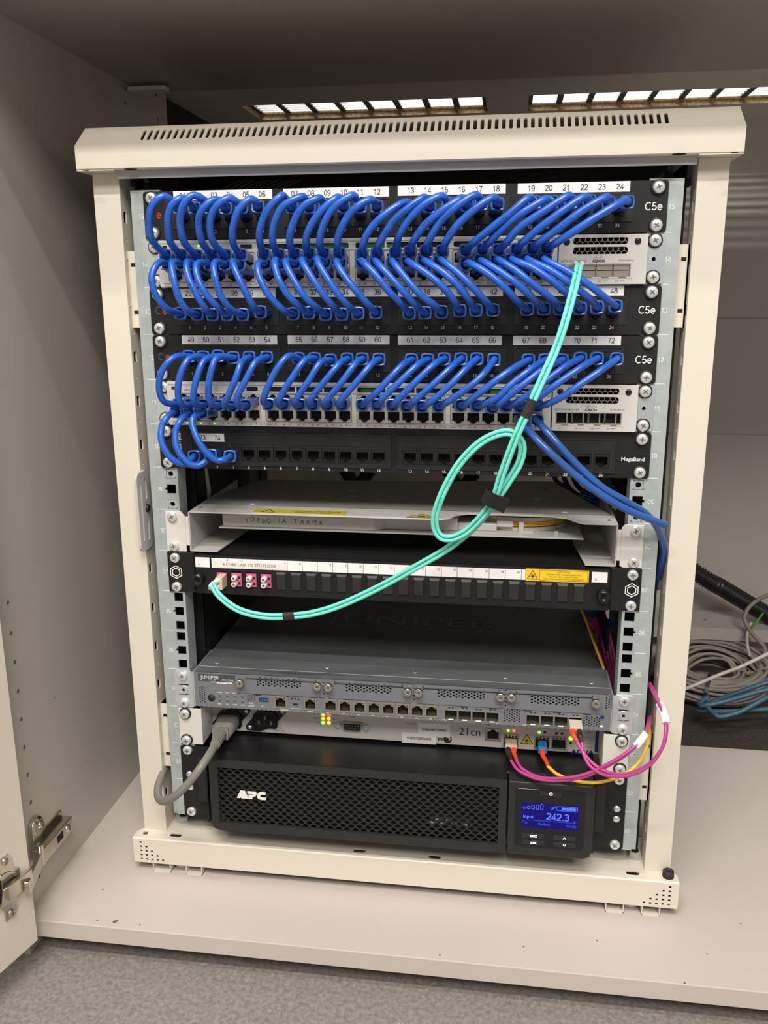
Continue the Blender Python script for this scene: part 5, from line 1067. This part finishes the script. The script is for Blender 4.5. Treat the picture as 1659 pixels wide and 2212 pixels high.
# third row
swC = r5((310, 845), (450, 845), (610, 855), (790, 860), (950, 870), (1110, 860)) + r6((110, 740), (290, 740), (480, 745), (640, 745), (815, 745), (990, 745)) + \
      r6((1230, 745), (1400, 745)) + r7((150, 750), (320, 760), (500, 765), (700, 760)) + r7((970, 750), (1160, 755), (1340, 775)) + r8((70, 755), (240, 765), (440, 755))
pnC = r5((430, 275), (600, 280), (780, 270), (960, 290), (1150, 285), (1360, 285)) + r6((470, 190), (660, 190), (850, 210), (1050, 195), (1230, 195), (1430, 200)) + \
      r7((380, 205), (570, 205), (770, 195), (970, 195), (1160, 195), (1365, 205)) + r8((340, 210), (540, 210), (740, 210), (960, 190), (1160, 190), (1395, 195))
mdC = [r5((260, 285), (110, 450), (75, 660), (140, 820)), r5((440, 300), (335, 480), (300, 700), (340, 845)), r5((620, 320), (530, 520), (485, 740), (510, 845)), r5((770, 290), (690, 480), (662, 700), (700, 845)), r5((1060, 350), (990, 540), (900, 750), (850, 860)), r5((1230, 340), (1110, 560), (1010, 760), (1020, 860)),
       r6((340, 165), (190, 350), (75, 600), (50, 710)), r6((540, 215), (380, 440), (260, 640), (230, 735)), r6((730, 240), (590, 460), (460, 650), (425, 740)), r6((960, 250), (800, 440), (650, 630), (595, 735)), r6((1150, 250), (980, 480), (830, 660), (765, 740)), r6((1340, 260), (1180, 450), (1010, 650), (945, 735)),
       r7((270, 270), (80, 470)) + r6((1400, 600), (1280, 700)), r7((450, 270), (230, 480), (40, 660)) + r6((1450, 720),), r7((650, 260), (410, 490), (240, 660), (165, 740)), r7((860, 290), (650, 490), (460, 660), (370, 740)), r7((1040, 300), (860, 490), (660, 670), (550, 750)), r7((1280, 330), (1120, 490), (900, 650), (760, 740)),
       r8((170, 300),) + r7((1420, 430), (1200, 600), (1030, 730)), r8((390, 300), (110, 520)) + r7((1420, 650), (1230, 740)), r8((530, 310), (280, 500), (40, 690)) + r7((1400, 765),), r8((800, 270), (560, 450), (330, 630), (150, 740)), r8((1010, 270), (730, 460), (480, 640), (310, 750)), r8((1250, 300), (960, 500), (760, 640), (550, 740))]
for i in range(24):
    patch_cable('blue patch cable plugged in under sticker %02d on the mid rack panel' % (i + 49), 'patch cables from the mid rack panel to the lower switch', (PX[i], zC), (SWX[i], SU11), [pnC[i]] + mdC[i] + [swC[i]], 26, 3.1)
# fourth row: three only
for i, (path, lab) in enumerate(((r5((490, 1470), (420, 1545), (330, 1555), (210, 1480), (110, 1310), (105, 1130), (180, 990), (270, 940)), 'blue patch cable looping at far left from the lower switch, outermost of the last three'),
                                 (r5((690, 1455), (640, 1520), (540, 1580), (410, 1540), (290, 1370), (270, 1180), (340, 1030), (430, 945)), 'blue patch cable looping into the sticker 73 74 panel, middle of the last three'),
                                 (r5((920, 1470), (860, 1505), (760, 1515), (640, 1420), (540, 1270), (475, 1100), (490, 1000), (590, 950)), 'blue patch cable crossing the sticker 73 74, innermost of the last three'))):
    patch_cable(lab, 'patch cables from the lower switch to the lowest panel', (PX10[i], uz(10) + 16.5), (SWX[i], SL11), path, 32 - i * 4, 3.1)
# two older cables that leave the lower switch to the right
for pth, ys, px_, lab, i in (([(1130, 917), (1165, 955), (1205, 993), (1262, 1042), (1320, 1082), (1370, 1108), (1438, 1134)], [-30, -48, -52, -50, -46, -40, -24], 22, 'slack blue cable from the lower switch reaching the right post, lower of the pair', 22),
                             ([(1160, 908), (1195, 948), (1245, 1003), (1300, 1052), (1352, 1083), (1398, 1112), (1425, 1150), (1434, 1190), (1428, 1222), (1420, 1270)], [-30, -44, -46, -44, -38, -26, -6, 6, 16, 40], 23, 'slack blue cable from the lower switch dropping behind the right post, upper of the pair', 23)):
    t = thing('uplink_cable', (SWX[i], 0, SL11), lab, 'network cable'); E1_ = at(*pth[0], -30); d = plug(t, (SWX[i], 0, SL11), E1_)
    g = G(); g.tube(smooth([E1_ - d * 5] + [at(*p, y) for p, y in zip(pth, ys)], 8), 3.4, 'blue_old', 12); g.build('cord', t)

# ============================================================ fibre leads
def strands(path, gap, n=8):
    c = smooth([at(px, py, y) for px, py, y in path], n); a, b2 = [], []
    for i, p in enumerate(c):
        tt = (c[min(i + 1, len(c) - 1)] - c[max(i - 1, 0)]).normalized(); s = tt.cross(V(0, -1, 0)).normalized(); a.append(p + s * gap); b2.append(p - s * gap)
    return a, b2
t = thing('fibre_lead', (160, 0, uz(14) + 13), 'aqua twin fibre lead looping down across the front of the rack', 'fibre cable')
path = [(1251, 572, -42), (1240, 622, -82), (1222, 690, -94), (1204, 745, -98), (1180, 800, -105), (1157, 850, -110), (1143, 882, -110), (1124, 922, -110), (1106, 965, -108), (1084, 1025, -104), (1068, 1075, -100), (1045, 1110, -94), (1010, 1146, -88), (975, 1163, -84), (948, 1156, -84), (939, 1122, -86), (955, 1068, -90),
        (990, 1005, -92), (1035, 958, -94), (1080, 936, -96), (1110, 938, -98), (1128, 962, -98), (1122, 1000, -98), (1098, 1040, -98), (1073, 1078, -97), (1052, 1106, -90), (1020, 1142, -82), (965, 1186, -74), (900, 1224, -66), (820, 1268, -58), (740, 1305, -54), (680, 1324, -54), (625, 1331, -54), (570, 1331, -54), (515, 1317, -52), (475, 1288, -48), (458, 1262, -42)]
a, b2 = strands(path, 1.85, 6)
for sgn, pts in (('', a), ('', b2)): g = G(); g.tube(pts, 1.8, 'aqua', 10); cord_print(g, pts, 1.8, 'aqua_print', -1 if pts is a else 2); g.build('strand', t)
def sleeve(name, parent, pth, r, m, lab=None):
    g = G(); pp = smooth([at(*p) for p in pth], 4); rings = []
    for i, p in enumerate(pp):
        tt = (pp[min(i + 1, len(pp) - 1)] - pp[max(i - 1, 0)]).normalized(); s = tt.cross(V(0, -1, 0)).normalized(); q = tt.cross(s).normalized()
        rings.append([p + s * math.cos(2 * PI * k / 14) * r[0] + q * math.sin(2 * PI * k / 14) * r[1] for k in range(14)])
    g.loft(rings, m, True, True); o = g.build(name, parent); 
    if lab: o['label'] = lab
    return o
s1 = sleeve('heat_shrink_sleeve', t, [(1151, 863, -110), (1143, 882, -110), (1134, 901, -110)], (4.3, 2.6), 'black_rubber', 'black sleeve near the top')
sleeve('heat_shrink_sleeve', t, [(636, 1330, -54), (624, 1331, -54), (612, 1332, -54)], (4.3, 2.5), 'black_rubber', 'black sleeve near the drawer')
for k, dx in enumerate((-1, 1)):
    g = G(); x = 159.7 + dx * 3.1; z = uz(14) + 13.6; e = a[0] if k == 1 else b2[0]; e = at(1245 if dx < 0 else 1258, 568, -36)
    g.box(x - 2.8, x + 2.8, -22, 2, z - 3.4, z + 4.2, 'beige_plastic', .5); g.tube([V(x, -20, z), V(x, -28, z + .6), e], [2.6, 2.3, 2.1], 'sleeve_white', 12); g.build('connector', t)
for k in range(2):
    g = G(); x = FX[0] + .8; z = uz(7) + 17.2 + (-3.2 if k else 3.2); e = (a, b2)[k][-1]
    g.box(x - 2.8, x + 4.4, -20, -4, z - 3.1, z + 3.1, 'beige_plastic', .5); q = at(470, 1258 + k * 6, -24); g.tube([V(x - .5, -18, z), V(x - 2, -26, z - .5), V(*((V(x - 4, -34, z - 1) * .4 + e * .6))), e], [2.9, 2.7, 2.3, 2.0], 'sleeve_white', 12); g.build('connector', t)
g = G(); P = [(1068, 1080, -99)]; c0 = at(1068, 1077, -99); tt = (at(1058, 1098, -97) - at(1079, 1055, -101)).normalized(); s = tt.cross(V(0, -1, 0)).normalized(); q = tt.cross(s).normalized(); c0 = c0 + s * 0
rings = []
for L_ in (-6.5, 6.5): rings.append([c0 + tt * L_ + s * math.cos(2 * PI * k / 20) * 10.2 + q * math.sin(2 * PI * k / 20) * 6.6 for k in range(20)])
g.loft(rings, 'velcro', False, True); rings = [[c0 + tt * L_ + s * math.cos(2 * PI * k / 20) * 9 + q * math.sin(2 * PI * k / 20) * 5.4 for k in range(20)] for L_ in (-6.5, 6.5)]; g.loft(rings, 'velcro', False, True)
e1 = at(1083, 1089, -107); g.obox(e1, tt, s, q, 6.4, 5, 1.2, 'velcro')
o = g.build('cable_strap'); tag(o, 'black hook-and-loop strap wrapped around the aqua fibre lead', 'cable strap')

def lc_lead(name, label, m, sock, paths, boots, body, sleeves, ym, blue=False):
    t = thing(name, (sock[0], 33, sock[1]), label, 'fibre cable'); x, z, y0 = sock
    g = G(); w_ = 6.2 if len(paths) == 2 else 4.6
    g.box(x - w_, x + w_, y0 - 17, y0, z - 3.8, z + 3.6, body, .6); g.box(x - w_ + .8, x + w_ - .8, y0 - 13, y0 - 4, z + 3.6, z + 4.4, body); g.build('connector', t)
    for (bm, bp), pth in zip(boots, paths):
        g = G(); P = [at(*p) for p in pth]; xx = x + (bp if len(paths) == 2 else 0); st = V(xx, y0 - 16, z - .5); d = P[0]
        mid = (st + d) / 2 + V(0, -3, 0); g.tube(smooth([st, V(xx, y0 - 24, z - 2), mid, d], 4), [3.0 - .1 * i for i in range(13)], bm, 12); g.build('boot', t)
        g = G(); g.tube(smooth(P, 10), 1.65, m, 10); g.build('strand', t)
    for sl_ in sleeves: sleeve('marker_sleeve', t, sl_, (3.9, 2.4), 'sleeve_white')
    return t
X1 = SFPX[0]; X2 = SFPX[1]
lc_lead('fibre_lead', 'magenta twin fibre lead from the 21cn line terminal, white sleeve beside the right rail', 'magenta', (X1[0], X1[1] - 1, 33),
        [[(1104, 1643, -14), (1120, 1664, -26), (1160, 1682, -38), (1210, 1686, -46), (1262, 1678, -50), (1310, 1656, -52), (1350, 1632, -50), (1380, 1604, -44), (1396, 1578, -28), (1402, 1550, 8)],
         [(1116, 1644, -14), (1130, 1662, -26), (1166, 1679, -38), (1212, 1681, -47), (1262, 1673, -51), (1312, 1651, -53), (1352, 1627, -51), (1384, 1600, -44), (1399, 1574, -28), (1405, 1548, 8)]],
        [('black_rubber', -3.1), ('red_boot', 3.1)], 'beige_plastic', [[(1373, 1613, -47), (1384, 1600, -44), (1395, 1585, -38)]], 0)
lc_lead('fibre_lead', 'magenta twin fibre lead from the firewall swinging out over the right post', 'magenta', (S2[3], zs, -4),
        [[(1246, 1602, -34), (1262, 1628, -42), (1288, 1655, -50), (1325, 1671, -58), (1365, 1669, -64), (1405, 1648, -66), (1432, 1612, -64), (1440, 1572, -56), (1434, 1540, -42), (1420, 1508, -22), (1404, 1476, 14)],
         [(1257, 1604, -34), (1260, 1628, -42), (1276, 1656, -50), (1310, 1675, -60), (1360, 1675, -67), (1403, 1653, -69), (1430, 1616, -66), (1438, 1574, -58), (1432, 1541, -44), (1418, 1509, -24), (1402, 1478, 14)]],
        [('red_boot', -3.1), ('black_rubber', 3.1)], 'beige_plastic', [[(1439, 1562, -54), (1434, 1542, -44), (1424, 1520, -30)]], 0)
lc_lead('fibre_lead', 'single yellow fibre lead with a blue plug and red boot in the line terminal', 'yellow_fibre', (X2[0], X2[1] - 1, 33),
        [[(1184, 1656, -16), (1205, 1673, -28), (1245, 1687, -38), (1290, 1690, -44), (1335, 1679, -46), (1372, 1655, -40), (1394, 1622, -24), (1402, 1590, 0), (1404, 1560, 22)]],
        [('red_boot', 0)], 'sky_plastic', [], 0)

# grey mains lead into the line terminal
t = thing('power_cord', (INL[0], 33, INL[1]), 'grey mains lead plugged into the line terminal, looping out at the lower left post', 'power cord')
ix, iz = INL; e = at(478, 1592, -12)
g = G(); st = V(ix, 30, iz); d = (at(490, 1570, 2) - st)
def ringr(c, w_, h_, n=16):
    return [c + V(1, 0, 0) * (w_ * max(-1, min(1, 1.25 * math.cos(2 * PI * k / n)))) + V(0, .35, .93) * (h_ * max(-1, min(1, 1.25 * math.sin(2 * PI * k / n)))) for k in range(n)]
g.loft([ringr(V(ix, 31, iz), 11.5, 8.5), ringr(V(ix - 1, 18, iz - 1.5), 11.5, 8.5), ringr(V(ix - 2.5, 9, iz - 3.5), 10.5, 8), ringr(V(ix - 3.5, 5, iz - 5), 7, 6)], 'grey_rubber', True, True); pl = g.build('plug', t)
p0 = V(ix - 3, 7, iz - 4.5); p1 = at(464, 1611, -34); g = G(); dd = (p1 - p0).normalized(); uu = dd.cross(V(0, 0, 1)).normalized(); vv = dd.cross(uu)
g.obox(p0 + dd * 2, dd, uu, vv, 2.5, 8.8, 6.6, 'grey_rubber')
for k in range(6):
    q0 = p0 + (p1 - p0) * (k / 6); q1 = p0 + (p1 - p0) * ((k + .7) / 6); q2 = p0 + (p1 - p0) * ((k + 1) / 6); r0 = 7.4 - k * .38; g.tube([q0, q1], r0, 'grey_rubber', 14)
    g.tube([q1, q2], r0 - 2.2, 'grey_rubber', 12); g.obox((q1 + q2) / 2, dd, uu, vv, (q2 - q1).length / 2, r0 - .4, 1.6, 'grey_rubber')
g.build('strain_relief', pl)
g = G(); g.tube(smooth([p1 - dd * 3, at(452, 1630, -50), at(432, 1660, -66), (at(405, 1694, -72)), at(378, 1720, -72), at(355, 1731, -64), at(342, 1722, -48), at(342, 1698, -28), at(350, 1675, -6), at(362, 1652, 30), at(372, 1630, 70)], 8), 4.2, 'grey_rubber', 14); g.build('cord', t)

# ============================================================ behind the rack
def loose(name, label, cat, pts, r, m, seg=10, group=None):
    g = G(); g.tube(smooth(pts, 8), r, m, seg); o = g.build(name); tag(o, label, cat, group); return o
loose('cable', 'thin grey cable hanging at the left inside the rack behind the empty unit', 'cable', [at(440, 985, 75), at(447, 1035, 75), at(451, 1062, 76), at(446, 1092, 78), at(436, 1130, 80)], 2.6, 'pale_cable')
for k in range(4):
    loose('cable', 'dark blue cable bunched with others behind the right side of the splice tray', 'cable', [at(1190 + 20 * k, 1010, 250), at(1215 + 18 * k, 1062 - 4 * k, 262 + 8 * k), at(1270 + 12 * k, 1090 - 8 * k, 270), at(1330, 1090 - 10 * k, 285), at(1385, 1120 + 6 * k, 300)], 3.2, 'blue_old', group='dark blue cables behind the splice tray')
for k in range(5):
    loose('cable', 'blue cable in the bundle showing through the empty unit above the firewall', 'cable', [at(1225 + 12 * k, 1290, 235), at(1270 + 9 * k, 1325 + 3 * k, 235), at(1320 + 8 * k, 1345 + 5 * k, 240), at(1380 + 4 * k, 1385 + 4 * k, 250)], 3.0, 'blue_old', group='blue cables above the firewall')
for k in range(5):
    loose('cable', 'magenta cable in the bundle dropping beside the firewall', 'cable', [at(1262 + 5 * k, 1338, 190), at(1280 + 7 * k, 1352, 180), at(1294 + 7 * k, 1395, 165), at(1306 + 6 * k, 1440, 150), at(1314 + 5 * k, 1475, 140), at(1320 + 4 * k, 1520, 130)], 2.3, 'magenta', group='magenta cables beside the firewall')
loose('cable', 'yellow fibre running down along the right edge of the firewall', 'cable', [at(1240, 1285, 150), at(1262, 1330, 120), at(1282, 1385, 90), at(1306, 1450, 60), at(1318, 1490, 45)], 1.6, 'yellow_fibre')
loose('cable', 'purple cable behind the right end of the lowest patch panel', 'cable', [at(1185, 1000, 240), at(1200, 1036, 245), at(1222, 1052, 250), at(1240, 1070, 255)], 2.6, 'magenta')
for k, (px, py) in enumerate(((760, 1046), (985, 1052), (1340, 1050))):
    loose('cable', ('black cable loop behind the lowest patch panel, at the left', 'black cable loop behind the lowest patch panel, at the middle', 'black cable loop at the right behind the lowest patch panel')[k], 'cable', [at(px - 30, py - 60, 330), at(px - 8, py - 20, 320), at(px + 10, py + 4, 320), at(px + 40, py - 30, 330)], 9, 'black_rubber', 12)
for k in range(9):
    x = 390 + k * 9
    loose('wire', 'thin pale wire fanned out behind the topmost patch panel', 'wire', [at(470 + k * 14, 420, 90), at(500 + k * 16, 398, 110), at(540 + k * 17, 388 - (k % 3) * 4, 130), at(600 + k * 18, 384, 160)], .9, 'pale_cable', 6, 'pale wires behind the topmost panel')
# conduit, coils and loose cables on the floor beyond the cupboard base
g = G(); c = smooth([V(240, 730, 222), at(1505, 1238, 690), at(1560, 1270, 690), at(1620, 1306, 690), at(1700, 1352, 690), at(1800, 1408, 690)], 22); n = len(c)
L0_ = [0.0]
for p, q in zip(c, c[1:]): L0_.append(L0_[-1] + (q - p).length)
tot = L0_[-1]; m_ = int(tot / 1.4); pts = []; rad = []
for i in range(m_ + 1):
    s = tot * i / m_; k = max(j for j in range(n) if L0_[j] <= s + 1e-6); k = min(k, n - 2); f = (s - L0_[k]) / (L0_[k + 1] - L0_[k]); pts.append(c[k].lerp(c[k + 1], f)); rad.append(15.5 if (i // 2) % 2 else 12.6)
g.tube(pts, rad, 'black_plastic', 16); o = g.build('conduit'); tag(o, 'black corrugated conduit slanting down behind the right post', 'conduit')
cc = atz(1538, 1452, ZF + 46)
t = thing('cable_coil', (cc.x, cc.y, ZF), 'large coil of grey network cable lying behind the rack at the right', 'cable coil')
g = G(); rnd = random.Random(3)
tilt = Matrix.Rotation(math.radians(22), 3, 'X')
K = 46; turns = 34
pts = []
for tn in range(turns):
    rr = rnd.uniform(34, 84); hh = rnd.uniform(-26, 26) * (1 - abs(rr - 59) / 55); ph = rnd.uniform(-.15, .15); ex = rnd.uniform(.95, 1.08)
    for k in range(K):
        a_ = 2 * PI * k / K; pts.append(cc + tilt @ V((rr * ex + 3 * math.sin(3 * a_ + tn)) * math.cos(a_) * 1.15, rr * .82 * math.sin(a_), hh + 5 * math.sin(2 * a_ + tn * 1.3) + ph * 20))
g.tube(pts, 3.1, 'grey_cable', 8); g.build('cable_windings', t)
g = G(); a_ = math.radians(255); pc = cc + tilt @ V(60 * 1.15 * math.cos(a_), 60 * .82 * math.sin(a_), 0); rd = (tilt @ V(math.cos(a_) * 1.15, math.sin(a_), 0)).normalized(); up = (tilt @ V(0, 0, 1)); td = rd.cross(up)
ring = []
for k in range(25): b_ = 2 * PI * k / 24; ring.append(pc + rd * 33 * math.cos(b_) + up * 33 * math.sin(b_))
for p, q in zip(ring, ring[1:]): g.obox((p + q) / 2, (q - p).normalized(), td, (q - p).normalized().cross(td), (q - p).length / 2 + .5, 3, .9, 'black_plastic')
g.build('cable_tie', t)
for k, (p, lab) in enumerate((([(1800, 1425, 500), (1700, 1462, 500), (1640, 1480, 500), (1560, 1508, 500), (1512, 1528, 498), (1514, 1535, 490), (1560, 1537, 480), (1659, 1532, 470), (1800, 1525, 460)], 'steel blue cable doubling back at the front of the grey coil'),
                     ([(1800, 1440, 480), (1700, 1480, 480), (1640, 1494, 480), (1570, 1514, 480), (1522, 1524, 480), (1512, 1520, 490), (1530, 1505, 500)], 'steel blue cable, middle one in front of the grey coil'),
                     ([(1800, 1430, 460), (1700, 1482, 460), (1650, 1510, 460), (1600, 1537, 455), (1560, 1548, 452), (1545, 1544, 455), (1530, 1530, 470)], 'steel blue cable curving lowest over the dark floor'))):
    loose('cable', lab, 'cable', [at(a, b2, y) for a, b2, y in p], 3.8, 'steel_blue_cable', 12)
loose('cable', 'single pale cable stretched across the grey coil', 'cable', [at(1470, 1492, 430), at(1500, 1480, 430), at(1560, 1455, 440), at(1600, 1440, 440), at(1659, 1412, 450), at(1760, 1365, 460)], 2.8, 'pale_cable')
loose('cable', 'grey cable bending down from the conduit to the coil', 'cable', [at(1740, 1270, 670), at(1659, 1286, 670), at(1625, 1305, 668), at(1610, 1325, 655), at(1610, 1345, 645), at(1630, 1375, 640), at(1652, 1400, 630), at(1648, 1425, 600)], 3.6, 'grey_cable')
loose('cable', 'short pale grey cable hanging beside the green wire', 'cable', [at(1622, 1345, 650), at(1614, 1370, 640), at(1615, 1400, 620), at(1620, 1415, 600)], 2.6, 'pale_cable')
loose('earth_wire', 'green and yellow earth wire below the conduit', 'wire', [at(1648, 1325, 655), at(1635, 1342, 645), at(1624, 1356, 642), at(1618, 1372, 640)], 2.0, 'yellow_green_wire')
